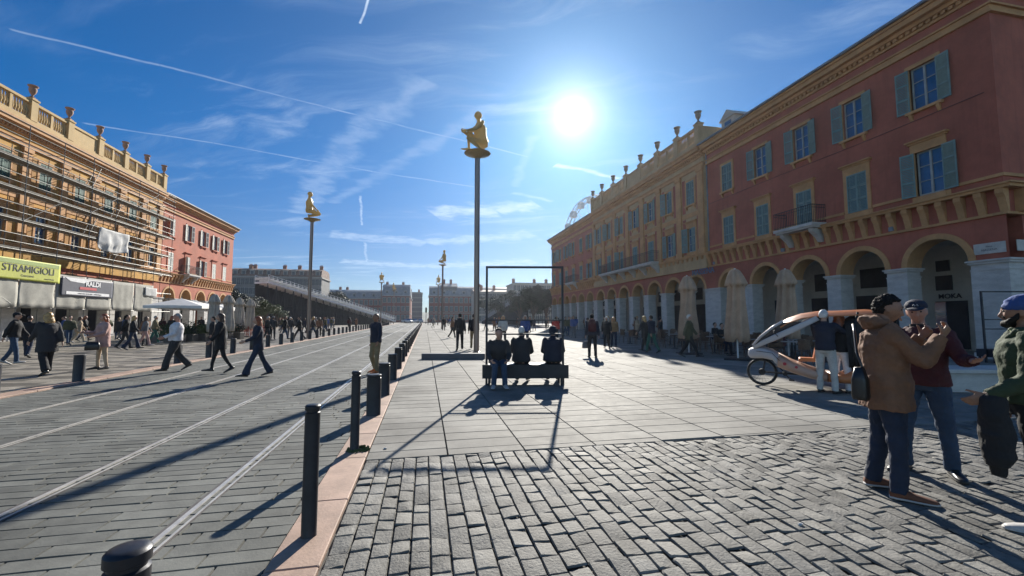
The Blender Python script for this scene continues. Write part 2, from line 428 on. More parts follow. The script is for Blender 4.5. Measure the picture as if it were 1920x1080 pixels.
# ------------------------------------------------------------------ arcaded palace fronts
ZS, ZA, ZC0, ZC1 = 3.82, 5.45, 5.5, 6.55      # arch springing, arcade wall top, corbel frieze
EAVE = 15.1
def holes_wall(mb, u0, u1, z0, z1, holes, v=0., dep=.22):
    us = sorted(set([u0, u1]+[h[0] for h in holes]+[h[1] for h in holes])); zs = sorted(set([z0, z1]+[h[2] for h in holes]+[h[3] for h in holes]))
    for a, b in zip(us[:-1], us[1:]):
        for c, d in zip(zs[:-1], zs[1:]):
            m_u, m_z = (a+b)/2, (c+d)/2
            if any(h[0] < m_u < h[1] and h[2] < m_z < h[3] for h in holes): continue
            mb.quad((a, v, c), (b, v, c), (b, v, d), (a, v, d))
    for a, b, c, d in holes:
        w_ = v-dep
        mb.quad((a, v, c), (a, w_, c), (a, w_, d), (a, v, d)); mb.quad((b, v, c), (b, w_, c), (b, w_, d), (b, v, d))
        mb.quad((a, v, c), (b, v, c), (b, w_, c), (a, w_, c)); mb.quad((a, v, d), (b, v, d), (b, w_, d), (a, w_, d))
WC = {}
def window(parent, s, u, v, z, kind, shut, trim, shm, label=None):
    """surround > pane, shutters. kind 1: first floor with cornice and apron, 2: upper floor with bracketed sill"""
    key = (kind, trim.name)
    hw, hh = .5, .98
    if key not in WC:
        a = MB(); t = .17
        a.box(-hw-t, -hw, -.18, .05, -hh, hh+t); a.box(hw, hw+t, -.18, .05, -hh, hh+t); a.box(-hw, hw, -.18, .05, hh, hh+t)
        if kind == 1:
            a.box(-hw-t, hw+t, -.02, .06, hh+t, hh+t+.22); a.box(-hw-t-.06, hw+t+.06, -.02, .12, hh+t+.22, hh+t+.30)
            a.box(-hw-t-.12, hw+t+.12, -.02, .20, hh+t+.30, hh+t+.37)
            a.box(-hw-t-.03, hw+t+.03, -.02, .04, -hh-.42, -hh-.02)
            a.box(-hw-.05, hw+.05, .03, .065, -hh-.36, -hh-.08)
        else:
            a.box(-hw-t-.02, hw+t+.02, -.02, .16, -hh-.12, -hh)
            for sx_ in (-1, 1):
                c_ = sx_*(hw+.02)
                a.prism([(-.02, -hh-.12), (.14, -hh-.12), (.12, -hh-.22), (.04, -hh-.36), (-.02, -hh-.42)], c_-.06, c_+.06, 0)
        f = MB()
        f.box(-hw, -hw+.05, -.16, -.10, -hh, hh); f.box(hw-.05, hw, -.16, -.10, -hh, hh); f.box(-hw+.05, hw-.05, -.16, -.10, hh-.05, hh)
        f.box(-hw+.05, hw-.05, -.16, -.10, -hh, -hh+.08); f.box(-.04, .04, -.15, -.09, -hh+.08, hh-.05)
        for q in (-.33, .33): f.box(-hw+.05, -.04, -.15, -.11, q-.015, q+.015); f.box(.04, hw-.05, -.15, -.11, q-.015, q+.015)
        p = MB(); p.box(-hw+.04, hw-.04, -.20, -.145, -hh+.05, hh-.03)
        h = MB(); W_ = .5
        h.box(0, .05, -.02, .02, -hh, hh); h.box(W_-.05, W_, -.02, .02, -hh, hh)
        for q in (-hh, -.36, .30, hh-.07): h.box(.05, W_-.05, -.02, .02, q, q+.07)
        n_ = 26
        for k in range(n_):
            zq = -hh+.05+(2*hh-.1)*k/n_; h.quad((.05, .014, zq), (W_-.05, .014, zq), (W_-.05, -.014, zq+.06), (.05, -.014, zq+.06))
        WC[key] = (a.mesh('window', trim), f.mesh('casement', M('casement_paint', (.36, .38, .36), .6, .1)), p.mesh('pane', glass), h)
    a, f, p, h = WC[key]
    wn = link('window', a, parent, (s*u, v, z))
    if label: wn['label'] = label
    link('casement', f, wn); link('pane', p, wn)
    hk = ('sh', shm.name)
    if hk not in WC: WC[hk] = h.mesh('shutter', shm)
    hm = WC[hk]
    rr = random.Random(int(u*100+z*7+s*3))
    if shut == 'open':
        link('shutter', hm, wn, (hw+.02, .075, 0), rad(rr.uniform(2, 14))); o = link('shutter', hm, wn, (-hw-.02, .075, 0), rad(180-rr.uniform(2, 14)))
    elif shut == 'closed':
        link('shutter', hm, wn, (-hw, .03, 0)); link('shutter', hm, wn, (0, .03, 0))
    elif shut == 'half':
        link('shutter', hm, wn, (hw+.02, .075, 0), rad(rr.uniform(20, 60))); link('shutter', hm, wn, (-hw, .03, 0))
    return wn
def balcony(parent, s, u0, u1, z, v=0., name='balcony'):
    mb = MB(lambda p: (s*p[0], p[1], p[2])); mb.box(u0, u1, v+.01, v+.95, z-.16, z); mb.box(u0+.06, u1-.06, v+.01, v+.85, z-.26, z-.165)
    n = max(2, int((u1-u0)/2.2)+1)
    for i in range(n):
        uc = u0+.35+(u1-u0-.7)*i/(n-1)
        mb.prism([(v, z-.265), (v+.75, z-.265), (v+.68, z-.45), (v+.3, z-.75), (v+.12, z-1.0), (v, z-1.02)], uc-.13, uc+.13, 0)
    b = mb.build(name, marble, parent)
    r = MB(lambda p: (s*p[0], p[1], p[2]))
    for (a, b_) in (((u0+.04, v+.02), (u0+.04, v+.91)), ((u0+.04, v+.91), (u1-.04, v+.91)), ((u1-.04, v+.91), (u1-.04, v+.02))):
        r.beam((a[0], a[1], z+.98), (b_[0], b_[1], z+.98), .05, .03); r.beam((a[0], a[1], z+.1), (b_[0], b_[1], z+.1), .03, .02); r.beam((a[0], a[1], z+.82), (b_[0], b_[1], z+.82), .02, .02)
        L = math.hypot(b_[0]-a[0], b_[1]-a[1]); k = int(L/.11)
        for i in range(k+1):
            t = i/k; x = a[0]+(b_[0]-a[0])*t; y = a[1]+(b_[1]-a[1])*t; r.box(x-.008, x+.008, y-.008, y+.008, z+.02, z+.97)
    r.build('railing', iron, b)
def urn_mesh(mat):
    mb = MB(); mb.bbox(-.2, .2, -.2, .2, 0, .1, .02)
    mb.lathe([(.13, .1), (.15, .16), (.07, .22), (.06, .30), (.10, .36), (.17, .48), (.22, .66), (.21, .78), (.17, .84), (.27, .92), (.29, .97), (.26, 1.0), (.18, 1.03)], 16)
    return mb.mesh('urn', mat, 'auto')
def palace(name, label, loc, rz, s, L, sections, bays, near_open, wallm, trimm, pavm, par, urnm):
    """sections: (u0, u1, kind) kind 'wing'/'pavilion'; bays: list of centres u; all in the facade's own frame (y outward)"""
    X = lambda p: (s*p[0], p[1], p[2])
    root = thing(name, label, 'palace', loc, rz)
    D = 13.
    PV = .22
    # walls of the upper floors
    wall = MB(X); pw = MB(X)
    for a, b, k in sections:
        v = PV if k == 'pavilion' else 0.
        hs = []
        for u in bays:
            if a < u < b: hs += [(u-.5, u+.5, 6.92, 8.88), (u-.5, u+.5, 10.77, 12.73)]
        mb = pw if k == 'pavilion' else wall
        holes_wall(mb, a, b, ZA, 14.2, hs, v)
        if k == 'pavilion':
            for e in (a, b): mb.quad((e, 0, ZA), (e, v, ZA), (e, v, 14.2), (e, 0, 14.2))
    wall.quad((0, 0, 0), (0, -D, 0), (0, -D, 14.2), (0, 0, 14.2)) if not near_open else None
    wall.quad((0, -.8, ZA), (0, -D, ZA), (0, -D, 14.2), (0, -.8, 14.2)); wall.quad((0, 0, ZA), (0, -.8, ZA), (0, -.8, 14.2), (0, 0, 14.2))
    wall.quad((L, 0, 0), (L, -D, 0), (L, -D, 14.2), (L, 0, 14.2)); wall.quad((0, -D, 0), (L, -D, 0), (L, -D, 14.2), (0, -D, 14.2))
    # arcade front
    rO = 1.10
    arc = MB(X)
    T = .8
    edges = [0.]+[(p+q)/2 for p, q in zip(bays[:-1], bays[1:])]+[L]
    for i, u in enumerate(bays):
        e0, e1 = edges[i], edges[i+1]; n = 20; tr = MB(X)
        for a, b in ((e0, u-rO), (u+rO, e1)):
            arc.cur = 0; arc.quad((a, 0, ZS), (b, 0, ZS), (b, 0, ZA), (a, 0, ZA)); arc.quad((a, -T, ZS), (b, -T, ZS), (b, -T, ZA), (a, -T, ZA))
        P = [(u+rO*math.cos(math.pi*k/n), ZS+rO*math.sin(math.pi*k/n)) for k in range(n+1)]
        Q = [(u+(rO+.23)*math.cos(math.pi*k/n), ZS+(rO+.23)*math.sin(math.pi*k/n)) for k in range(n+1)]
        for k in range(n):
            (a, za), (b, zb) = P[k], P[k+1]; (c, zc), (d, zd) = Q[k], Q[k+1]
            arc.cur = 0; arc.quad((b, 0, zb), (a, 0, za), (a, 0, ZA), (b, 0, ZA)); arc.quad((b, -T, zb), (a, -T, za), (a, -T, ZA), (b, -T, ZA))
            arc.cur = 1; arc.quad((a, 0, za), (b, 0, zb), (b, -T, zb), (a, -T, za))
            tr.quad((a, .05, za), (b, .05, zb), (d, .05, zd), (c, .05, zc)); tr.quad((c, .05, zc), (d, .05, zd), (d, 0, zd), (c, 0, zc)); tr.quad((a, .05, za), (b, .05, zb), (b, 0, zb), (a, 0, za))
        tr.build('arch_trim', trimm, root)
        # piers either side
    ps = [(0., bays[0]-rO)]+[(bays[i]+rO, bays[i+1]-rO) for i in range(len(bays)-1)]+[(bays[-1]+rO, L)]
    for a, b in ps:
        pier = MB(X)
        pier.box(a+.03, b-.03, -T+.03, -.03+.05, .22, ZS-.42)
        pier.box(a-.03, b+.03, -T-.03, .07, 0, .22)
        for z0, z1, g_ in ((ZS-.42, ZS-.36, .02), (ZS-.36, ZS-.16, -.01), (ZS-.16, ZS-.07, .06), (ZS-.07, ZS, .11)):
            pier.box(a+.03-g_, b-.03+g_, -T+.03-g_, .02+g_, z0, z1)
        for zz_ in (.85, 1.5, 2.15, 2.8): pier.box(a+.024, b-.024, -T+.024, .026, zz_, zz_+.012)
        pier.build('pier', marble, root)
    arc.build('arcade_wall', [wallm, trimm], root)
    wall.build('wall', wallm, root)
    if pw.v: pw.build('pavilion_wall', pavm, root)
    # gallery behind the arcade
    gl = MB(X); gl.box(.05, L-.05, -D+.1, -4.6, 0, 5.2); gl.cur = 1; gl.box(.05, L-.05, -D+.1, -.81, 5.2, ZA-.03)
    gl.build('gallery', [plaster_in, plaster_in], root)
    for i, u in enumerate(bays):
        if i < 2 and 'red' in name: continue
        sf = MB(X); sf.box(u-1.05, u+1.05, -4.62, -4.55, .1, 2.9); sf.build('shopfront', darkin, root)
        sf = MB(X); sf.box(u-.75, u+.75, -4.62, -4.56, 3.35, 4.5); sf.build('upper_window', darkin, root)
    # frieze of corbels and string courses
    fr = MB(X)
    def band(z0, z1, d, mb, u0=0., u1=L, back=D, v=0.):
        mb.box(u0-d, u1+d, v-back, v+d, z0, z1)
    band(ZC0-.04, ZC0+.06, .10, fr); band(ZC1-.12, ZC1, .34, fr); band(ZC1, ZC1+.06, .42, fr)
    n = int(L/.64)
    for i in range(n+1):
        u = i*L/n; vb = PV if any(a <= u <= b and k == 'pavilion' for a, b, k in sections) else 0
        fr.prism([(0, ZC1-.125), (.30, ZC1-.125), (.29, ZC1-.3), (.20, ZC1-.45), (.11, ZC0+.25), (.07, ZC0+.062), (0, ZC0+.062)], u-.12, u+.12, 0)
    for i in range(10):
        y = -.6-i*.64; fr.box(-.28, 0, y-.12, y+.12, ZC0+.062, ZC1-.125)
    fr.build('corbel_frieze', trimm, root)
    st = MB(X)
    for a, b, k in sections:
        v = PV if k == 'pavilion' else 0.
        e = 0 if a > 0 else .06; e2 = 0 if b < L else .06
        us = [a-e]+sum([[u-.72, u+.72] for u in bays if a < u < b], [])+[b+e2]
        for q in range(0, len(us), 2):
            if k == 'wing': st.box(us[q], us[q+1], -.02 if a > 0 or q else -D, v+.06, 6.93, 7.05)
        st.box(a-e*2, b+e2*2, -D, v+.12, 13.42, 13.50); st.box(a-e, b+e2, -D, v+.07, 13.50, 13.72); st.box(a-e*2.5, b+e2*2.5, -D, v+.15, 13.72, 13.79)
        st.box(a-e*2, b+e2*2, -D, v+.10, 14.2, 14.32); st.box(a-e*5, b+e2*5, -D, v+.28, 14.45, 14.62)
        st.box(a-e*8, b+e2*8, -D, v+.50, 14.62, 14.86); st.box(a-e*9.5, b+e2*9.5, -D, v+.58, 14.86, 14.98)
        nd = int((b-a)/.26)
        for q in range(nd+1):
            uu = a+(b-a)*q/nd; st.box(uu-.075, uu+.075, v, v+.20, 14.32, 14.45)
        st.box(a-e, b+e2, -D, v+.06, 14.32, 14.45)
        if k == 'pavilion':
            bs = [u for u in bays if a < u < b]; pe = [a+.35]+[(p+q)/2 for p, q in zip(bs[:-1], bs[1:])]+[b-.35]
            for uu in pe:
                st.box(uu-.34, uu+.34, v-.01, v+.13, 6.62, 13.1); st.box(uu-.40, uu+.40, v-.01, v+.2, 13.1, 13.41); st.box(uu-.42, uu+.42, v-.01, v+.19, 6.61, 7.0)
            st.box(a, b, v-.01, v+.045, 9.75, 10.1)
    st.build('string_course', trimm, root)
    if pw.v:     # red panels between the pilasters
        pn = MB(X)
        for a, b, k in sections:
            if k != 'pavilion': continue
            for u in bays:
                if a < u < b:
                    for q0, q1, z0, z1 in ((u-1.1, u-.72, 6.75, 9.7), (u+.72, u+1.1, 6.75, 9.7), (u-1.1, u-.72, 10.2, 13.), (u+.72, u+1.1, 10.2, 13.)):
                        pn.box(q0, q1, PV-.01, PV+.02, z0, z1)
        pn.build('panel', wallm if 'red' in name else goldp, root)
    # roofs
    for a, b, k in sections:
        rf = MB(X); x0 = a-(.62 if a == 0 else 0); x1 = b+(.62 if b == L else 0)
        if k == 'wing':
            rf.prism([(.62, 14.99), (.62, 15.06), (-D/2, 17.6), (-D, 15.06), (-D, 14.99)], x0, x1, 0)
            rf.cur = 1; rf.box(x0-.04, x1+.04, .60, .72, 14.99, 15.10); o = rf.build('roof', [tile, zinc], root)
        else:
            bl = MB(X); v = PV
            bl.box(a, b, -D, v+.30, 14.985, 15.35); bl.box(a, b, v-.05, v+.25, 16.55, 16.72); bl.box(a, b, v-.03, v+.22, 15.355, 15.5)
            for e in (a+.11, b-.11): bl.box(e-.11, e+.11, -D, v-.06, 15.355, 16.65)
            n_ = round((b-a)/3.14); rows = [a+(b-a)*q/n_ for q in range(n_+1)]
            for q, uu in enumerate(rows):
                uc = min(max(uu, a+.3), b-.3)
                bl.box(uc-.27, uc+.27, v-.12, v+.32, 15.36, 16.80)
                bl.box(uc-.32, uc+.32, v-.17, v+.37, 16.805, 16.92)
                link('urn', urnm, root, (s*uc, v+.1, 16.92))
                if q < n_:
                    a1, b1 = uu+.3, rows[q+1]-.3
                    if q in par: bl.box(a1, b1, v, v+.18, 15.5, 16.55); continue
                    mid = (a1+b1)/2; bl.box(mid-.1, mid+.1, v-.02, v+.2, 15.5, 16.55)
                    for c0, c1 in ((a1, mid-.1), (mid+.1, b1)):
                        for z_ in range(6):
                            uu2 = c0+(c1-c0)*(z_+.5)/6
                            bl.lathe([(.06, 0), (.05, .1), (.095, .38), (.05, .75), (.04, .9), (.07, 1.05)], 8, (uu2, v+.09, 15.5), False)
            bl.build('balustrade', par_mat(name), root)
            rf.prism([(-1., 14.99), (-D/2, 17.3), (-D, 14.99)], a, b, 0); rf.build('roof', tile, root)
    return root
def par_mat(n): return yelw if 'red' in n else cream
RX, RY = 21.3, 11.5
rb_bays = [2.3, 5.42, 8.45, 11.5, 14.6]+[18.6+3.12*i for i in range(7)]+[40.75+3.1*i for i in range(6)]
RL = 57.9
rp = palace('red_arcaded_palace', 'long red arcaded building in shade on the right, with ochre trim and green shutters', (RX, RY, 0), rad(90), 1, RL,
            [(0, 16.9, 'wing'), (16.9, 38.9, 'pavilion'), (38.9, RL, 'wing')], rb_bays, True, red, yel, yelw, (3,), urn_mesh(M('silhouette_urn', (.20, .165, .13), .85, .2)))  # urn colour darkened to give silhouettes against the sky
rnd = random.Random(5)
for i, u in enumerate(rb_bays):
    pv = .22 if 16.9 < u < 38.9 else 0
    s1 = ('open', 'closed', 'closed', 'closed', 'closed')[i] if i < 5 else rnd.choice(('open', 'closed', 'half', 'closed'))
    s2 = ('open', 'open', 'open', 'open', 'closed')[i] if i < 5 else rnd.choice(('open', 'open', 'closed', 'half'))
    window(rp, 1, u, pv, 7.9, 1, s1, yel, shutter_g); window(rp, 1, u, pv, 11.75, 2, s2, yel, shutter_g)
balcony(rp, 1, 7.15, 9.75, 6.75); balcony(rp, 1, 23.3, 35.2, 6.75, .22); balcony(rp, 1, 44.9, 48.2, 6.75)
for u_, v_p in ((16.75, .07), (39.05, .07), (57.5, .07)):
    mb = MB(); mb.tube([(u_, v_p, 14.4), (u_, v_p, 6.7)], .05, 10)
    for z_ in (13.2, 11, 9, 7.4): mb.box(u_-.07, u_+.07, 0, v_p+.06, z_, z_+.04)
    mb.build('drainpipe', zinc, rp)
mb = MB(); mb.tube([(.3, .07, 10.35), (5, .05, 10.30), (10, .05, 10.33), (16.6, .06, 10.3)], .012, 5); mb.build('cable', iron, rp)
for u_ in (3.9, 10., 16.2): mb = MB(); mb.bbox(u_-.1, u_+.1, .0, .16, 5.6, 5.8, .02); mb.build('junction_box', zinc, rp)
# dormer on the near wing's roof
d = MB(); d.box(15.2, 16.6, -3.2, -1.3, 15.3, 16.9); d.prism([(15.0, 16.9), (16.8, 16.9), (15.9, 17.6)], -3.3, -1.2); dm = d.build('dormer', stucco, rp)
q = MB(); q.box(15.55, 16.25, -1.31, -1.28, 15.7, 16.7); q.build('pane', glass, dm)
q = MB(); q.box(14.6, 16.9, .0, .03, 15.1, 15.13)
q = MB(); q.box(.0, .7, -2.4, -.802, ZS+.002, ZA-.01); q.build('side_wall', red, rp)
q = MB(); q.box(.03, .67, -2.37, -.86, .22, ZS-.42); q.box(-.03, .73, -2.43, -.86, 0, .215); q.box(.0, .7, -2.4, -.86, ZS-.42, ZS-.16); q.box(-.07, .77, -2.47, -.90, ZS-.16, ZS-.003); q.build('pier', marble, rp)
# first bay shopfront with its name, lantern, plaques
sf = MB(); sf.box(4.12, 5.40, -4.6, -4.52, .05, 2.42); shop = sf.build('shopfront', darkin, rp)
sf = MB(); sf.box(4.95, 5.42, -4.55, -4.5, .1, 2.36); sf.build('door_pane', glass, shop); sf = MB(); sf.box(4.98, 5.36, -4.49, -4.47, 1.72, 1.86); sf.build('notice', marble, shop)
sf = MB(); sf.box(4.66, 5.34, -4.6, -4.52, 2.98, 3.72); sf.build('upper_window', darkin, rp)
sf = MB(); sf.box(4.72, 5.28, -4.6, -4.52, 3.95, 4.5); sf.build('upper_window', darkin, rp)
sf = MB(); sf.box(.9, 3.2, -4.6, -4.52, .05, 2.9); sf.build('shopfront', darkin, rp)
tm = text_mesh('MOKA', .33, .01, .006); tm.materials.append(iron)
link('lettering', tm, shop, (4.80, -4.56, 2.66), (rad(90), 0, rad(180)))
lan = MB(); lan.tube([(2.3, -2.6, 5.2), (2.3, -2.6, 4.35)], .012, 6); lan.lathe([(.05, .42), (.16, .36), (.14, 0), (.06, -.06)], 6, (2.3, -2.6, 3.95)); lan.build('lantern', M('lantern_glass', (.35, .38, .36), .3, .1), rp)
def plaque(u, v, z, w_, h_, lines, rot, lab):
    mb = MB(); mb.bbox(-w_/2, w_/2, -h_/2, h_/2, 0, .025, .01)
    o = mb.build('street_plaque', M('plaque_marble', (.50, .48, .44), .6, .1, 4, .04), rp, (u, v, z), rot=(rad(90), 0, rot)); o['label'] = lab
    for k, t_ in enumerate(lines):
        m_ = text_mesh(t_, .11 if k else .09, .002); m_.materials.append(M('engraved_letters', (.10, .10, .12), .8)); link('lettering', m_, o, (0, .07-.13*k, .028))
plaque(.55, .005, 4.25, .95, .42, ('Place', 'MASSENA'), rad(180), 'street name plaque on the red wall facing the square')
plaque(-.01, -.85, 4.3, .9, .42, ('Place', 'MASSENA'), rad(90), 'street name plaque round the corner')
tm = text_mesh('MASSENA', .62, .02, .004); tm.materials.append(M('blue_sign_letters', (.13, .16, .24), .6)); link('sign_lettering', tm, rp, (17.2, .36, 5.15), (rad(90), 0, rad(180)))
# ---- left palace
LX, LY, LA = -27.35, 22., rad(-1.2)
lp = palace('golden_arcaded_palace', 'sunlit golden building under scaffolding on the left, its far wing rose red', (LX+math.sin(LA)*3.1, LY+3.1, 0), rad(-90)-LA, -1, 44.8,
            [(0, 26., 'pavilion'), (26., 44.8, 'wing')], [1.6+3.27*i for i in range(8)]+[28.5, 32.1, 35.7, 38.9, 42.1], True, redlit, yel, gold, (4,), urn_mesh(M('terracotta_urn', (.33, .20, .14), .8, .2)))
for i, u in enumerate([1.6+3.27*i for i in range(8)]+[28.5, 32.1, 35.7, 38.9, 42.1]):
    pv = .22 if u < 26 else 0
    window(lp, -1, u, pv, 7.9, 1, ('none' if pv else ('closed', 'half', 'open', 'closed', 'closed')[i-8]), yel if pv else redlit, shutter_d if pv else shutter_w)
    window(lp, -1, u, pv, 11.75, 2, ('closed' if pv else ('half', 'open', 'open', 'open', 'open')[i-8]), yel if pv else redlit, shutter_d if pv else shutter_w)
balcony(lp, -1, 30.7, 33.5, 6.75)
LM = lambda u, v, z: Vector((LX+math.sin(LA)*u+math.cos(LA)*v, LY+math.cos(LA)*u-math.sin(LA)*v, z))   # left palace frame, u measured from its origin mark
# ---- scaffolding
galv = M('galvanised_tube', (.20, .20, .19), .5, .2, 5, .05, metal=.5)
plank = M('scaffold_deck', (.17, .155, .13), .8, .25, 3, .1)
sc = thing('scaffolding', 'metal tube scaffolding with decks standing against the golden building', 'scaffolding', LM(0, 0, 0), -LA)
SU = [2.5+2.88*i for i in range(10)]; VF, VB = 1.65, .75
for u in SU:
    for v in (VF, VB):
        mb = MB(); mb.tube([(v, u, 0), (v, u, 14.4 if v == VF else 13.)], .026, 6); mb.box(v-.08, v+.08, u-.08, u+.08, 0, .03); mb.build('standard', galv, sc)
LV = [2.25, 4.1, 6.0, 7.95, 9.9, 11.85, 13.4]
for z in LV:
    for k, dz in enumerate((0, .5, 1.0)):
        if z < 6 and k: continue
        mb = MB(); mb.tube([(VF, SU[0]-.2, z+dz), (VF, SU[-1]+.3, z+dz)], .022, 6); mb.build('ledger', galv, sc)
    mb = MB(); mb.tube([(VB, SU[0]-.2, z+.02), (VB, SU[-1]+.3, z+.02)], .022, 6); mb.build('ledger', galv, sc)
    tm_ = MB().tube([(VF+.05, .05, -.03), (VB-.4, .05, -.03)], .02, 5).mesh('transom', galv)
    for u in SU: link('transom', tm_, sc, (0, u, z))
for z in LV[2:6]:
    for a, b in zip(SU[:-1], SU[1:]):
        mb = MB()
        for q in range(3): mb.box(VB+.04+q*.29, VB+.31+q*.29, a+.03, b-.03, z+.03, z+.075)
        mb.box(VF-.03, VF-.0, a+.03, b-.03, z+.08, z+.15); mb.build('deck', plank, sc)
for i, z in enumerate(LV[2:6]):
    a = SU[(i*2+1) % 9]; mb = MB(); mb.tube([(VF+.03, a, z), (VF+.03, a+2.88, z+1.95)], .02, 6); mb.build('brace', galv, sc)
    a = SU[6-(i % 2)]+.3; mb = MB()
    for q in (-.2, .2): mb.beam((1.2+q, a, z+.1), (1.2+q, a+.9, z+2.), .03)
    for q in range(7): t = q/7; mb.beam((1.0, a+.9*t, z+.1+1.9*t), (1.4, a+.9*t, z+.1+1.9*t), .03)
    mb.build('ladder', galv, sc)
for a in (SU[2], SU[4], SU[5]):
    mb = MB(); mb.tube([(VF+.03, a, 4.0), (VF+.03, a+2.8, 2.3)], .02, 6); mb.build('brace', galv, sc)
def sheet(corners, nx, nz, sag, seed, name, mats, parent=None, th=.006):
    """hanging cloth between four corners (tl,tr,br,bl) with folds"""
    tl, tr, br, bl = [Vector(c) for c in corners]; nrm = (tr-tl).cross(bl-tl).normalized(); mb = MB(); V = []
    for s_ in (0, 1):
        for j in range(nz+1):
            for i in range(nx+1):
                a, b = i/nx, j/nz; p = tl.lerp(tr, a).lerp(bl.lerp(br, a), b)
                dz = -sag*math.sin(math.pi*a)*(.4+.6*b)
                n_ = noise.noise(Vector((a*5+seed, b*2.5, seed)))*sag*.9+noise.noise(Vector((a*14+seed, b*4, 3)))*sag*.35
                V.append(p+nrm*(n_*(.3+b)+s_*th)+Vector((0, 0, dz)))
    w_ = nx+1; K = w_*(nz+1); F = []
    for j in range(nz):
        for i in range(nx):
            q = j*w_+i; F += [(q, q+1, q+w_+1, q+w_), (K+q, K+q+w_, K+q+w_+1, K+q+1)]
    for i in range(nx): F += [(i, K+i, K+i+1, i+1), (nz*w_+i, nz*w_+i+1, K+nz*w_+i+1, K+nz*w_+i)]
    for j in range(nz): F += [(j*w_, (j+1)*w_, K+(j+1)*w_, K+j*w_), (j*w_+nx, K+j*w_+nx, K+(j+1)*w_+nx, (j+1)*w_+nx)]
    mb.v = [tuple(p) for p in V]; mb.f = F; mb.mi = [0]*len(F)
    return mb.build(name, mats, parent, smooth=True)
net = M('grey_netting', (.33, .32, .28), .9, .12, 1.2, .2, 20)
for i, (a, b) in enumerate(zip(SU[:-2], SU[1:-1])):
    sheet([(VF+.06, a+.03, 4.75), (VF+.06, b-.03, 4.75), (VF+.06, b-.03, 2.3), (VF+.06, a+.03, 2.3)], 14, 8, .07, i*3.3, 'netting', net, sc)
white_cloth = M('white_sheet_cloth', (.45, .45, .44), .85, .06, 2, .1)
tag(sheet([LM(17.9, VF+.12, 9.0), LM(21.4, VF+.12, 9.0), LM(21.2, VF+.12, 7.35), LM(17.7, VF+.12, 7.25)], 24, 14, .22, 2.2, 'hanging_sheet', white_cloth), 'crumpled white sheet tied to the scaffolding above the dark banner', 'sheet')
yb = M('yellow_green_banner', (.40, .42, .04), .6, .08, 1, .08); yg = M('green_banner_band', (.25, .33, .08), .6, .08, 1, .08)
def banner(name, u0, u1, z0, z1, mats, seed, label):
    r = thing(name, label, 'banner', LM(u0, VF+.16, z0), -LA); w_ = u1-u0; h_ = z1-z0
    sheet([(0, 0, h_), (0, w_, h_), (0, w_, 0), (0, 0, 0)], 30, 10, .006, seed, 'cloth', mats, r)
    return r
b1 = banner('yellow_banner', 9.0, 14.2, 4.05, 5.4, yb, 1., 'yellow green banner with dark capital letters tied to the scaffolding')
b2 = banner('dark_banner', 14.35, 19.7, 3.2, 4.62, M('dark_blue_banner', (.045, .05, .075), .6, .1), 4., 'dark blue banner with white and red lettering on the scaffolding')
RT = (rad(90), 0, rad(90))
def letter(parent, txt, size, y, z, mat, bold=0., x=.14, sx_=1.):
    m_ = text_mesh(txt, size, .003, bold); m_.materials.append(mat); o = link('lettering', m_, parent, (x, y, z), RT); o.scale = (sx_, 1, 1); return o
ink = M('dark_print', (.03, .035, .04), .6); wh = M('white_print', (.7, .7, .7), .6, .05); rdp = M('red_print', (.45, .04, .05), .6, .05)
mb = MB(); mb.box(.006, .012, .15, 5.05, 1.02, 1.28); mb.build('green_band', yg, b1)
letter(b1, 'STRAMIGIOLI', .66, 2.75, .72, ink, .0, .016, 1.0); letter(b1, 'Costruzioni', .2, 2.6, .30, ink, 0, .016); letter(b1, 'restauro facciate', .12, 4.3, .22, ink, 0, .016)
mb = MB(); mb.prism([(.3, 1.38), (2.9, 1.28), (2.1, 1.05), (.8, 1.12)], .009, .014, 0); mb.build('white_patch', wh, b2)
letter(b2, 'RALDI', .52, 3.1, 1.02, wh, .02, .024, 1.1)
mb = MB(); mb.box(.009, .015, 1.75, 3.5, .56, .76); mb.build('red_stripe', rdp, b2)
mb = MB(); mb.box(.009, .015, .5, 4.95, .14, .36); mb.build('white_stripe', wh, b2); letter(b2, 'restauration de facades - echafaudages', .16, 2.8, .25, ink, 0, .02)
tag(sheet([LM(24.1, VF+.14, 4.55), LM(26.0, VF+.14, 4.5), LM(26.0, VF+.14, 3.7), LM(24.1, VF+.14, 3.7)], 10, 6, .06, 9., 'white_placard', white_cloth), 'small white cloth placard on the netting near the rose red wing', 'placard')
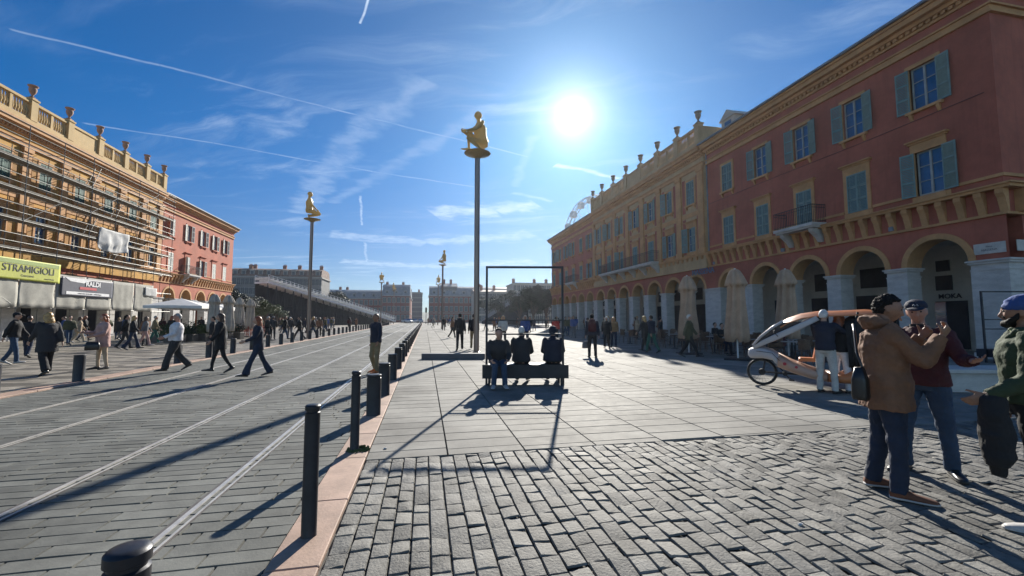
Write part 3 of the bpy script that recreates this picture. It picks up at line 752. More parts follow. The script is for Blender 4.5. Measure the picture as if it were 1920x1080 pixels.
# ---- far buildings closing the square
win_far = {}
def far_building(name, label, x0, x1, D, H, mat, floors, n, roof=None, rh=3., trim=None, zb=.0, dp=12., glassm=None, roofm=None, fh=None, yoff=0, wv=(.55, .95)):
    d0 = pdir(x0, 597); t0 = D/_F.dot(d0); Y = d0.y*t0; X0 = d0.x*t0; d1 = pdir(x1, 597); X1 = d1.x*(Y/d1.y); Wd = X1-X0
    r = thing(name, label, 'building', (X0, Y, 0)); trim = trim or cream
    mb = MB(); mb.box(0, Wd, 0, dp, 0, H); mb.build('wall', mat, r)
    mb = MB(); mb.box(-.3, Wd+.3, -.35, dp+.3, H+.005, H+.4); mb.box(-.1, Wd+.1, -.15, dp+.1, H*.34, H*.34+.3); mb.build('cornice', trim, r)
    key = (name, wv); a, b = wv
    fm = MB(); fm.box(-a-.18, a+.18, -.06, 0, -b-.18, b+.18); fm.cur = 1; fm.box(-a, a, -.10, -.062, -b, b); fm.cur = 0; fm.box(-.05, .05, -.13, -.101, -b, b)
    wm = fm.mesh('window', [trim, glassm or glass])
    fh = fh or H/floors
    for k in range(floors):
        for i in range(n): link('window', wm, r, (Wd*(i+.5)/n, 0, fh*(k+.55)))
    rm = roofm or zinc
    if roof == 'mansard':
        mb = MB(); z = H+.4
        mb.prism([(0, z), (.9, z+rh*.8), (3, z+rh), (dp-3, z+rh), (dp-.9, z+rh*.8), (dp, z)], .02, Wd-.02, 0); rf = mb.build('roof', rm, r)
        dm_ = MB(); dm_.box(-.6, .6, -.0, 2, 0, 1.4); dm_.box(-.75, .75, -.1, 2.1, 1.4, 1.55); dm_.cur = 1; dm_.box(-.4, .4, -.03, -.002, .2, 1.2); dmm = dm_.mesh('dormer', [trim, glassm or glass])
        for i in range(n//2): link('dormer', dmm, r, (Wd*(i*2+1.)/n, .25, z+.4))
    elif roof == 'pitch':
        mb = MB(); z = H+.4; mb.prism([(-.5, z), (dp/2, z+rh), (dp+.5, z)], -.3, Wd+.3, 0); rf = mb.build('roof', rm, r)
    else:
        mb = MB(); mb.box(.4, Wd-.4, .3, dp-.3, H+.405, H+.7); rf = mb.build('roof', rm, r)
    rr = random.Random(int(Wd*10)); cm = MB(); cm.box(-.5, .5, -.3, .3, 0, 1.5); cm.box(-.6, .6, -.4, .4, 1.505, 1.65)
    for q in (-.3, 0, .3): cm.lathe([(.1, 0), (.12, .4)], 8, (q, 0, 1.65))
    chm = cm.mesh('chimney', tile)
    zt = H+.4+(rh*.85 if roof else .25)
    for i in range(max(2, n//4)): link('chimney', chm, r, (Wd*(i+rr.random())/max(2, n//4), dp*.35, zt-.1))
    return r
greyst = M('grey_stone_facade', (.19, .19, .185), .85, .1, .3, .05); brick = M('red_brick_facade', (.25, .09, .07), .85, .12, .3, .05); paletrim = M('pale_window_trim', (.32, .31, .29), .8, .1)
dimglass = M('shuttered_glass', (.09, .10, .11), .5, .2)
far_building('apartment_building', 'grey apartment block with tiled roof behind the left palace and stand', 428, 600, 124, 13.8, greyst, 5, 22, 'mansard', 2.6, paletrim, glassm=dimglass, roofm=M('dull_tile_roof', (.20, .13, .10), .8, .3, 1))
far_building('red_brick_building', 'red brick building with white windows and mansard roof left of the street gap', 598, 770, 172, 9.6, brick, 3, 19, 'mansard', 3.6, paletrim, glassm=dimglass)
far_building('corner_pavilion', 'taller mansard corner pavilion at the right end of the red brick building', 716, 768, 170.6, 10.6, brick, 3, 6, 'mansard', 4.6, paletrim, glassm=dimglass, dp=11)
far_building('grey_tower_block', 'plain grey apartment block in the street gap, beyond the red brick building', 768, 791, 235, 15.6, greyst, 6, 6, None, 1, greyst, glassm=dimglass)
far_building('mansard_building', 'dark red building with mansard roof right of the street gap', 804, 1002, 172, 10.6, brick, 3, 22, 'mansard', 4.0, paletrim, glassm=dimglass)
far_building('domed_roof_pavilion', 'roof pavilion with curved gable on the mansard building', 826, 856, 173.6, 14.4, greyst, 3, 4, 'pitch', 1.6, paletrim, glassm=dimglass, dp=8)
far_building('flat_roofed_block', 'long cream block with flat roof seen through the frame of the nearest bench', 962, 1046, 150, 13.7, stucco, 5, 12, None, 1, stucco, glassm=dimglass)
far_building('low_tiled_building', 'low building with pale tiled roof beyond the dark grandstand', 890, 970, 158, 11.2, stucco, 4, 12, 'pitch', 1.2, paletrim, glassm=dimglass, roofm=M('pale_tile_roof', (.36, .27, .22), .8, .2, 1))
# hills closing the horizon
hm = MB(); n = 60; V = []; 
for j in range(2):
    for i in range(n+1):
        a = rad(-75+150*i/n)+YAW; R_ = 480+j*150
        V.append((R_*math.sin(a), R_*math.cos(a), -1 if j == 0 else 9+6*noise.noise(Vector((i*.3, 0, 1)))))
hm.add(V, [(i, i+1, n+2+i, n+1+i) for i in range(n)]); struct(hm.build('hills', M('far_hill', (.06, .08, .06), .9, .2, .01, 0)))
# ---- trees
bark = M('bark', (.10, .075, .055), .9, .25, 6, .5, 20)
leafd = M('dark_leaf', (.016, .032, .015), .65, .45, 1.4, 0); leafl = M('olive_leaf', (.06, .095, .03), .65, .4, 1.4, 0)
def tree_meshes(seed, H, Rr, mat, nleaf=2600, ls=.2):
    r = random.Random(seed); tr = MB(); tips = []
    th = H*.28; tr.tube([(0, 0, 0), (.05, .02, th*.5), (.0, .08, th)], [.22, .17, .15], 8)
    for i in range(9):
        a = 2*math.pi*i/9+r.uniform(-.3, .3); l = Rr*r.uniform(.55, .9); zt = th+(H-th)*r.uniform(.25, .92); k = 1-.45*(zt-th)/(H-th)
        p = Vector((math.cos(a)*l*k, math.sin(a)*l*k, zt)); m_ = Vector((p.x*.4, p.y*.4, th+(zt-th)*.55))
        tr.tube([(0, 0.05, th*.85), m_, p], [.09, .06, .025], 6); tips += [p, m_.lerp(p, .6)+Vector((r.uniform(-.6, .6), r.uniform(-.6, .6), .4))]
    cl_ = [(t+Vector((r.gauss(0, .25), r.gauss(0, .25), r.gauss(0, .2))), Rr*r.uniform(.24, .42)) for t in tips]+[(Vector((r.uniform(-.3, .3)*Rr, r.uniform(-.3, .3)*Rr, H*r.uniform(.6, .9))), Rr*.34) for _ in range(6)]
    cr = MB(); V = []; F = []
    for q in range(nleaf):
        c, R_ = cl_[q % len(cl_)]; d = Vector((r.gauss(0, 1), r.gauss(0, 1), r.gauss(0, 1))).normalized()*R_*r.random()**.35
        p = c+Vector((d.x, d.y, d.z*.75)); a = Vector((r.gauss(0, 1), r.gauss(0, 1), r.gauss(0, .6))).normalized()*ls*r.uniform(.6, 1.3); b = a.orthogonal().normalized()*ls*.5*r.uniform(.6, 1.2)
        o = len(V); V += [p-a, p-b*.9, p+a, p+b]; F.append((o, o+1, o+2, o+3))
    cr.v = [tuple(v) for v in V]; cr.f = F; cr.mi = [0]*len(F)
    return tr.mesh('trunk', bark), cr.mesh('crown', mat)
TM = [tree_meshes(1, 7., 3.1, leafd, 4200, .24), tree_meshes(2, 6.4, 2.9, leafl, 3600, .2), tree_meshes(3, 7., 3.6, leafd, 5200, .26)]
def tree(px, D, top, kind, label, grp=None):
    x, y = depth_at(px, D); H = CAMH+(597-top)/FPX*D; base = (7., 6.4, 7.)[kind]
    t = thing('leafy_tree', label, 'tree', (x, y, 0), random.uniform(0, 6), grp); k = H/base
    t.scale = (k, k, k); link('trunk', TM[kind][0], t); link('crown', TM[kind][1], t)
for a in ((447, 82, 546, 0, 'dark leafy tree just right of the rose red palace wing'), (470, 74, 556, 2, 'dark tree behind the closed parasols on the left'), (497, 70, 561, 1, 'sunlit light green tree left of the grandstand foot'),
          (520, 78, 572, 1, 'small light green tree under the high end of the grandstand'), (630, 142, 548, 2, 'dark round tree rising behind the seating of the left grandstand'),
          (1000, 84, 541, 2, 'dark tree left of the red palace end, taller than its neighbours'), (1024, 80, 538, 0, 'dark tree touching the far corner of the red palace'), (975, 92, 552, 0, 'dark tree among the seats of the right grandstand'),
          (935, 110, 556, 2, 'dark tree seen inside the left part of the bench frame'), (955, 128, 548, 0, 'distant tree behind the dark right grandstand'), (914, 132, 556, 2, 'dark distant tree beside the nearest statue column')):
    tree(*a)
# ---- grandstands
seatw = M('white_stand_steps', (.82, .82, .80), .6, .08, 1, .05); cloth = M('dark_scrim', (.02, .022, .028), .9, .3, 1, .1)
def stand(label, pA, pB, n, zA, zB, back, mseat):
    A = Vector((*pA, 0)); B = Vector((*pB, 0)); L = (B-A).length; ang_ = math.atan2((B-A).y, (B-A).x)
    r = thing('grandstand', label, 'grandstand', A, ang_); b0, b1 = sorted((0, back))
    sk = MB()
    for i in range(n):
        st_ = MB(); se = MB()
        a, b = L*i/n, L*(i+1)/n; z = zA+(zB-zA)*(i+.5)/n
        sk.box(a+.002, b-.002, b1-.10, b1-.04, 0, z-.36)
        if i % 2 == 0:
            tp = MB(); tp.box(a-.05, a+.05, b0+.05, b0+.15, 0, z-.12); tp.build('support_post', iron, r)
            if i+2 < n and z > 2: tp = MB(); tp.beam((a, b0+.1, .1), (a+2*L/n, b0+.1, z-.6), .06); tp.beam((a, b0+.1, z-.5), (a+2*L/n, b0+.1, .1), .06); tp.beam((a, b0+.1, z*.5), (a+2*L/n, b0+.1, z*.5), .06); tp.build('brace', iron, r)
        st_.box(a-.12, b+.12, b0, b1, z-.34, z)
        for k in range(0, 9):
            y = b0+(b1-b0)*(k+.5)/9; lo = a if zA > zB else b-.45
            se.box(lo+.1, lo+.5, y-.45, y+.45, z+.36, z+.42); se.box(lo+(.06 if zA > zB else .5), lo+(.1 if zA > zB else .54), y-.45, y+.45, z+.42, z+.85)
        st_.build('step', mseat, r); se.build('seat_row', mseat, r)
    sk.build('scrim', cloth, r)
    for y in (b0-.03, b1+.03):
        rl = MB()
        for i in range(0, n+1): x = L*i/n; z = zA+(zB-zA)*i/n; rl.box(x-.03, x+.03, y-.03, y+.03, z-.1, z+1.25)
        for dz in (.5, .85, 1.22): rl.beam((0, y, zA+dz), (L, y, zB+dz), .05)
        rl.build('handrail', mseat, r)
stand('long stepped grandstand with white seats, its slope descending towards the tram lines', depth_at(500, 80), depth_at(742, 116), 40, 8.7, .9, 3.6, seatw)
stand('dark grandstand in shade seen through the bench frame, rising to the right', depth_at(990, 96), depth_at(903, 122), 26, 7.6, 1., -9., M('shaded_stand_steps', (.22, .24, .27), .6, .1))  # steps coloured dark bluish grey for the shade the stand lies in
# ---- ferris wheel beyond the red palace
fx, fy = depth_at(1136, 152); fw = thing('ferris_wheel', 'white lattice wheel rising behind the far roof of the red palace', 'ferris wheel', (fx, fy, 25.5), rad(-62))
mb = MB(); RW = 21.
for off in (-.8, .8):
    for R_ in (RW, RW-1.5):
        pts = [(off, R_*math.cos(2*math.pi*i/72), R_*math.sin(2*math.pi*i/72)) for i in range(73)]; mb.tube(pts, .14, 5, False)
for i in range(36):
    a = 2*math.pi*i/36; c, s_ = math.cos(a), math.sin(a); a2 = a+math.pi/36
    mb.beam((-.8, RW*c, RW*s_), (.8, RW*c, RW*s_), .12); mb.beam((-.8, RW*c, RW*s_), (-.8, (RW-1.5)*math.cos(a2), (RW-1.5)*math.sin(a2)), .1)
mb.build('rim', wh, fw)
mb = MB()
for i in range(18): a = 2*math.pi*i/18; mb.beam((-.3, 0, 0), (-.8, RW*math.cos(a), RW*math.sin(a)), .1); mb.beam((.3, 0, 0), (.8, RW*math.cos(a), RW*math.sin(a)), .1)
mb.ball((0, 0, 0), 1.); mb.build('spokes', wh, fw)
gm = MB(); gm.bbox(-1., 1., -.9, .9, -2.4, -.5, .2); gm.lathe([(1.1, -.5), (.1, 0)], 8); gmm = gm.mesh('cabin', wh)
for i in range(24): a = 2*math.pi*(i+.5)/24; link('cabin', gmm, fw, (0, RW*math.cos(a), RW*math.sin(a)))
mb = MB()
for s_ in (-1, 1): mb.beam((s_*1.6, 0, 0), (s_*3, 9, -25.5), .6); mb.beam((s_*1.6, 0, 0), (s_*3, -9, -25.5), .6)
mb.build('support', wh, fw)
# ------------------------------------------------------------------ street furniture
bol_m = M('anthracite_bollard', (.022, .024, .03), .42, .2, 5, .04, metal=.3)
def boll_mesh(r, h, dome):
    mb = MB(); mb.lathe([(r+.003, 0), (r, .006), (r, h-.055), (r-.008, h-.05), (r-.008, h-.04), (r+.001, h-.035), (r+.001, h-.008), (r-.006, h), (r*.6, h+dome*.8), (0.005, h+dome)], 24); return mb.mesh('bollard', bol_m, 'auto')
thin = boll_mesh(.052, .92, .004); wide = boll_mesh(.112, .645, .003)
ordn = ['first', 'second', 'third', 'fourth', 'fifth', 'sixth', 'seventh', 'eighth', 'ninth', 'tenth', 'eleventh', 'twelfth']
bx = -.80; ys = []
for k, (px, py) in enumerate(((270, 0), (580, 1005), (658, 845), (703, 778), (726, 741), (737, 712), (748, 691.5), (756, 678))):
    if k == 0: x, y = depth_at(268, 1.2)
    else: x, y = gp(px, py)
    x = -.79 if k else x
    ys.append(y)
    t = link('bollard', thin if k < 3 else wide, None, (x, y, .003))
    lab = ('tall thin black bollard cut off by the bottom edge, nearest the camera', 'tall thin black bollard standing whole on the pink kerb in the foreground', 'tall thin black bollard with moss at its foot, beside the slabs edge')[k] if k < 3 else f'low wide black bollard, {ordn[k-3]} of the low ones from the camera on the pink kerb'
    tag(t, lab, 'bollard', 'black bollards along the pink kerb')
y = ys[-1]
for k in range(44):
    y += 2.12; t = link('bollard', wide, None, (-.79, y, .003))
    tag(t, f'low wide black bollard, {ordn[k+5]} of the low ones from the camera on the pink kerb' if k+5 < 12 else 'low black bollard in the far part of the row on the pink kerb', 'bollard', 'black bollards along the pink kerb')
y = 8.15-2.13*1; k = 0
while y < 105:
    if not (13 < y < 16): 
        t = link('bollard', wide, None, (-8.31, y+.0, .01)); tag(t, f'low wide black bollard on the plaza kerb, {ordn[k]} from the left edge of the photo' if k < 12 else 'low black bollard in the far part of the row on the plaza kerb', 'bollard', 'black bollards along the plaza kerb'); k += 1
    y += 2.13
moss = MB(); rr = random.Random(3)
for i in range(160):
    a = rr.uniform(0, 6.28); q = rr.uniform(.05, .12); x = -.79+math.cos(a)*q*1.2+.04; y = ys[2]+math.sin(a)*q; h_ = rr.uniform(.01, .035)
    moss.quad((x-.008, y, 0), (x+.008, y+.004, 0), (x+.012, y, h_), (x-.004, y+.006, h_))
tag(moss.build('moss_tuft', leafl), 'small green moss tuft at the foot of the second bollard', 'moss', kind='stuff')
# benches with a tall frame
bench_m = M('dark_bench_steel', (.025, .028, .035), .5, .2, 4, .05, metal=.2)
def frame_bench(label, loc, rz, wd=1.78, dp=.62, h_=2.84):
    r = thing('frame_bench', label, 'bench', loc, rz)
    mb = MB(); mb.bbox(.082, wd-.082, 0, dp, .20, .47, .01); mb.build('seat_block', bench_m, r)
    for x in (.10, wd-.15):
        for y_ in (.05, dp-.1): mb = MB(); mb.box(x, x+.05, y_, y_+.05, 0, .205); mb.build('leg', bench_m, r)
    mb = MB(); mb.box(-.03, wd+.03, -.02, .0, .18, .49); mb.build('front_board', bench_m, r)
    q = .05
    for x in (.03, wd-.08): mb = MB(); mb.box(x, x+q, dp*.42, dp*.42+q, 0 if x < .1 else 0, h_); mb.build('post', bench_m, r)
    for n_, z in (('top_rail', h_-q), ('back_rail', 1.49), ('back_rail', 1.16)):
        mb = MB(); mb.box(.081, wd-.081, dp*.42+.003, dp*.42+q-.003, z, z+(q if n_ == 'top_rail' else .035)); mb.build(n_, bench_m, r)
    return r
FB = gp(906, 722)
frame_bench('black bench with a tall open frame, three people sitting on it', (FB[0]-.02, FB[1]-.2, 0), rad(-10.5), 1.92, h_=2.80)
frame_bench('second black frame bench, empty, by the marble corner pier on the far right', (*depth_at(1857, 14.6), 0), rad(-12), 1.8, h_=2.52)
stone_b = M('grey_stone_bench', (.10, .10, .11), .6, .1, 2, .1)
x, y = gp(790, 674); mb = MB(); mb.bbox(0, 2.4, 0, .32, .0, .22, .015)
tag(mb.build('stone_bench', stone_b, None, (x, y, 0), rot=rad(-11)), 'low dark stone slab bench beside the foot of the nearest statue column', 'bench')
mb = MB(); mb.bbox(0, 3.2, 0, .7, .0, .40, .02); mb.bbox(-.1, 3.3, -.08, .78, .401, .48, .01)
tag(mb.build('pale_bench', marble, None, (*depth_at(1768, 9.0), 0), rot=rad(-14)), 'long pale stone bench behind the man in the burgundy jacket', 'bench')
# ------------------------------------------------------------------ people
V3 = Vector
SKIN = {'light': M('light_skin', (.42, .25, .18), .55, .1, 12, .05), 'tan': M('tanned_skin', (.28, .145, .09), .55, .1, 12, .05), 'red': M('ruddy_skin', (.40, .20, .14), .55, .1, 12, .05)}
def cloth_m(name, c, rough=.85, var=.14): return M(name, c, rough, var, 5, .25, 40)
C_ = {'black': (.012, .012, .014), 'navy': (.014, .018, .035), 'charcoal': (.03, .03, .033), 'brown': (.19, .092, .05), 'burgundy': (.06, .012, .015), 'jeans': (.025, .052, .10), 'darkjeans': (.014, .024, .05),
      'green': (.035, .055, .025), 'beige': (.42, .32, .22), 'khaki': (.20, .16, .09), 'white': (.62, .60, .62), 'pink': (.42, .26, .23), 'grey': (.14, .14, .15), 'olive': (.07, .07, .035), 'blue': (.03, .07, .22), 'red': (.35, .03, .025),
      'offwhite': (.5, .48, .44), 'teal': (.03, .12, .09), 'camel': (.28, .17, .08), 'sage': (.26, .30, .14)}
def CM(c): return cloth_m(c+'_cloth', C_[c])
HAIR = {'dark': M('dark_hair', (.010, .008, .007), .75, .3, 14, .3, 60, spec=.25), 'brown': M('brown_hair', (.07, .035, .016), .45, .3, 14, .3, 60, spec=.6), 'red': M('red_hair', (.26, .065, .015), .42, .35, 14, .3, 60, spec=.7),
        'blond': M('blond_hair', (.42, .25, .08), .42, .3, 14, .3, 60, spec=.7), 'grey': M('grey_hair', (.30, .29, .28), .5, .3, 14, .3, 60), 'white': M('white_hair', (.6, .58, .55), .5, .2, 14, .3, 60)}
leather = M('black_leather', (.012, .012, .013), .35, .2, 8, .1, spec=.6); soleW = M('white_sneaker', (.42, .41, .40), .6, .08, 10, .05); brownsh = M('brown_suede', (.14, .055, .03), .8, .15, 20, .1); orangesh = M('orange_shoe', (.55, .16, .04), .6, .1, 20, .05)
eye_m = M('eye', (.05, .04, .035), .15, .1, 1, 0)
def lerp(a, b, t): return a+(b-a)*t
def head_shape(mb, c, R3, k=1., face=1.):
    """skull with brow, sockets, nose, lips, chin, jaw; R3 columns: right, forward, up"""
    n, m = 28, 22
    G = [((0, .98, -.12), .11, .014), ((0, .95, -.27), .10, .022), ((0, .93, -.36), .13, .016), ((0, .96, .14), .30, .006), ((.34, .88, -.02), .16, -.012), ((-.34, .88, -.02), .16, -.012),
         ((0, .84, -.52), .14, .009), ((0, .82, -.60), .10, .003), ((0, .78, -.68), .10, .007), ((0, .62, -.92), .26, .014), ((.5, .72, -.28), .24, .006), ((-.5, .72, -.28), .24, .006)]
    G = [(V3(g[0]).normalized(), g[1], g[2]*face) for g in G]
    V = []
    for i in range(m+1):
        ph = math.pi*i/m
        for j in range(n):
            t = 2*math.pi*j/n; d = V3((math.sin(ph)*math.cos(t), math.sin(ph)*math.sin(t), -math.cos(ph)))
            rx, ry, rz = .077, .098, .112
            x, y, z = d.x*rx, d.y*ry, d.z*rz
            lowf = max(0, -d.z-.1)
            x *= 1-.34*lowf; y = y*(1-.25*lowf) if y > 0 else y*(1-.55*lowf); y += .012*lowf
            if d.z > 0 and d.y < 0: y *= 1.06
            o = sum(g[2]*math.exp(-(d-g[0]).length_squared/(2*g[1]**2*.45)) for g in G)
            p = V3((x, y, z))+d*o
            V.append(c+R3@(p*k))
    F = []
    for i in range(m):
        for j in range(n): F.append((i*n+j, i*n+(j+1) % n, (i+1)*n+(j+1) % n, (i+1)*n+j))
    F += [tuple(range(n-1, -1, -1)), tuple(range(m*n, m*n+n))]
    mb.add(V, F)
    for s_ in (-1, 1):
        mb.loft([(c+R3@(V3((s_*.073, -.008, z_))*k), R3@V3((s_*.010, 0, 0))*k*q, R3@V3((0, .019, .002))*k*q) for z_, q in ((-.038, .4), (-.028, .8), (-.008, 1.), (.010, 1.1), (.024, .6))], 8)
def limb(mb, pts, rads, n=12): mb.tube(pts, rads, n)
def hand(mb, w, d, nrm, side, curl=.5, k=1., spread=.06):
    """palm, four jointed fingers of different lengths, thumb from the side of the palm. d: along the hand, nrm: palm normal"""
    d = d.normalized(); nrm = (nrm-d*nrm.dot(d)).normalized(); a = d.cross(nrm).normalized()*side      # a points to the thumb side
    L = .088*k
    mb.loft([(w+d*L*t, a*(.026+.015*min(1, t*2))*k, nrm*(.019-.006*t)*k, .8) for t in (-.15, .1, .4, .75, 1.)], 10)
    for i, (off, ln, rr) in enumerate(((.030, .068, .0086), (.010, .076, .009), (-.010, .071, .0086), (-.029, .056, .0078))):
        p = w+d*L*.93+a*off*k; dd = (d+a*off*spread*30*.1).normalized(); pts = [p-d*.02*k]; c_ = curl*(1+.15*i)
        for s_, fr in enumerate((.45, .3, .25)):
            pts.append(p); ax = dd.cross(nrm).normalized(); dd = Matrix.Rotation(c_*(.75, .95, .7)[s_], 3, ax)@dd; p = p+dd*ln*fr*k
        pts.append(p); mb.tube(pts, [rr*k, rr*k, rr*.98*k, rr*.9*k, rr*.72*k], 8)
    p = w+d*L*.22+a*.026*k; dd = (d*.75+a*.75+nrm*.35).normalized(); pts = [p-a*.012*k]
    for s_, fr in enumerate((.034, .030, .024)):
        pts.append(p); p = p+dd*fr*k; ax = dd.cross(nrm).normalized(); dd = Matrix.Rotation(.35*curl+.1, 3, ax)@(dd+(-a)*.25*curl).normalized()
    pts.append(p); mb.tube(pts, [.012*k, .0125*k, .0105*k, .0095*k, .0075*k], 8)
def skeleton(H, po):
    k = H/1.75; J = {}
    lean = rad(po.get('lean', 0)); side = rad(po.get('tilt', 0))
    Rt = Matrix.Rotation(-lean, 3, 'X')@Matrix.Rotation(side, 3, 'Y'); tw = Matrix.Rotation(rad(po.get('twist', 0)), 3, 'Z')
    leg = {}
    for s_, nm in ((1, 'r'), (-1, 'l')):
        f, kn, ab, fp = po.get('leg_'+nm, (4*s_, 4, 3, 0)); f, kn, ab = rad(f), rad(kn), rad(ab)
        hip = V3((s_*.092, 0, 0)); th = V3((s_*math.sin(ab)*math.cos(f), math.sin(f), -math.cos(f)*math.cos(ab))); g = f-kn
        sh = V3((s_*math.sin(ab)*math.cos(g)*.6, math.sin(g), -math.cos(g))).normalized()
        knee = hip+th*.43; ank = knee+sh*.40
        yaw = rad(po.get('toe', 8)); fp = rad(fp)
        toe = V3((s_*math.sin(yaw)*math.cos(fp), math.cos(yaw)*math.cos(fp), math.sin(fp)))
        heel = ank-toe*.055+V3((0, 0, -.075)) if abs(fp) < .2 else ank+Matrix.Rotation(fp, 3, 'X')@V3((0, -.055, -.075))
        ball_ = heel+toe*.19; tip = heel+toe*.265
        leg[nm] = (hip, knee, ank, heel, tip, toe)
    low = min(min(l[3].z, l[4].z) for l in leg.values())
    P = V3((0, 0, -low+.005))
    for nm in 'rl': J['leg_'+nm] = [((q+P) if i < 5 else q) for i, q in enumerate(leg[nm])]
    J['pelvis'] = P+V3((0, 0, .03)); up = Rt@V3((0, 0, 1)); fw = tw@Rt@V3((0, 1, 0)); rt = tw@Rt@V3((1, 0, 0))
    J['up'], J['fw'], J['rt'] = up, fw, rt; J['pf'] = V3((0, 1, 0)); J['pr'] = V3((1, 0, 0))
    J['waist'] = P+up*.16; J['chest'] = P+up*.36; J['neck'] = P+up*.53-fw*.01; 
    hy, hp, hr = [rad(q) for q in po.get('head', (0, 0, 0))]
    B = Matrix((rt, fw, rt.cross(fw))).transposed()
    if po.get('upright', 1): 
        B = Matrix.Rotation(math.atan2(fw.y, fw.x)-math.pi/2, 3, 'Z')
    HR = B@Matrix.Rotation(hy, 3, 'Z')@Matrix.Rotation(hp, 3, 'X')@Matrix.Rotation(hr, 3, 'Y'); J['HR'] = HR
    J['head'] = J['neck']+up*.045+HR@V3((0, .018, .125))
    for s_, nm in ((1, 'r'), (-1, 'l')):
        f, ab, el, inn = [rad(q) for q in po.get('arm_'+nm, (0, 8, 15, 0))]
        sh = P+up*.475+rt*s_*.185
        a = (rt*(s_*math.sin(ab))*math.cos(min(f, 1.2)*.5)+fw*math.sin(f)*math.cos(ab)-up*math.cos(f)*math.cos(ab)).normalized()
        elb = sh+a*.285
        g = f+el; b = (fw*math.sin(g)-up*math.cos(g)+rt*(s_*math.sin(ab)*.6)).normalized()
        b = (b-rt*s_*math.tan(inn) if abs(inn) < 1.5 else b).normalized()
        wr = elb+b*.255; J['arm_'+nm] = (sh, elb, wr, a, b)
    return {q: ([(w_*k if isinstance(w_, Vector) and i < 5 and q[:3] == 'leg' else (w_*k if i < 3 and q[:3] == 'arm' else w_)) for i, w_ in enumerate(v)] if isinstance(v, (list, tuple)) else (v*k if q in ('pelvis', 'waist', 'chest', 'neck', 'head') else v)) for q, v in J.items()}, k
def body_mesh(mb, J, k, fat=1., handk=1., po={}, fingers=True, face=1.):
    up, fw, rt = J['up'], J['fw'], J['rt']; P, Wt, Ch, Nk = J['pelvis'], J['waist'], J['chest'], J['neck']
    mb.loft([(P-up*.10*k, J['pr']*.12*k*fat, J['pf']*.10*k*fat), (P, J['pr']*.158*k*fat, J['pf']*.115*k*fat), (Wt, rt*.135*k*fat, fw*.10*k*fat), (Ch, rt*.158*k*fat, fw*.115*k*fat),
             (P+up*.42*k, rt*.165*k, fw*.10*k), (P+up*.485*k, rt*.11*k, fw*.075*k), (Nk, rt*.06*k, fw*.06*k)], 16)
    mb.tube([Nk-up*.05*k, Nk+up*.03*k, J['head']-J['HR']@V3((0, .015, .06))*k], [.06*k, .053*k, .05*k], 12)
    head_shape(mb, J['head'], J['HR'], k, face)
    for nm, s_ in (('r', 1), ('l', -1)):
        h_, kn, an, he, ti, toe = J['leg_'+nm]
        mb.tube([h_+V3((0, 0, .03))*k, lerp(h_, kn, .35), lerp(h_, kn, .75), kn, lerp(kn, an, .3), lerp(kn, an, .7), an, lerp(an, he, .5)], [q*k for q in (.07, .066, .05, .046, .046, .036, .032, .03)], 12)
        mb.loft([(he+V3((0, 0, .022))*k-toe*.01*k, V3((.026, 0, 0))*k, V3((0, 0, .02))*k), (lerp(he, ti, .35)+V3((0, 0, .035))*k, V3((.032, 0, 0))*k, V3((0, 0, .034))*k), (lerp(he, ti, .7)+V3((0, 0, .02))*k, V3((.038, 0, 0))*k, V3((0, 0, .02))*k), (ti+V3((0, 0, .012))*k, V3((.022, 0, 0))*k, V3((0, 0, .012))*k)], 10)
        sh, el, wr, a, b = J['arm_'+nm]
        mb.tube([sh-a*.02*k, sh+a*.03*k, lerp(sh, el, .5), el, lerp(el, wr, .3), lerp(el, wr, .75), wr], [q*k for q in (.05, .052, .044, .037, .04, .031, .026)], 12)
        pn = po.get('palm_'+nm); pn = (rt*pn[0]+fw*pn[1]+up*pn[2]) if pn else -rt*s_*.9+fw*.3
        if abs(pn.normalized().dot(b)) > .95: pn = pn+up
        hd = po.get('hd_'+nm); hd = (rt*hd[0]+fw*hd[1]+up*hd[2]).normalized() if hd else b
        cr = (hd.cross((pn-hd*pn.dot(hd)).normalized())).normalized(); sg = 1 if cr.dot(fw*.6+up*.8) > 0 else -1
        if po.get('ths_'+nm): sg *= po['ths_'+nm]
        if fingers: hand(mb, wr, hd, pn, sg, po.get('curl_'+nm, .45), k*handk)
        else: mb.loft([(wr, rt*.02*k, fw*.025*k), (wr+hd*.08*k, rt*.018*k, fw*.04*k), (wr+hd*.17*k, rt*.012*k, fw*.025*k)], 8)
PEOPLE = []
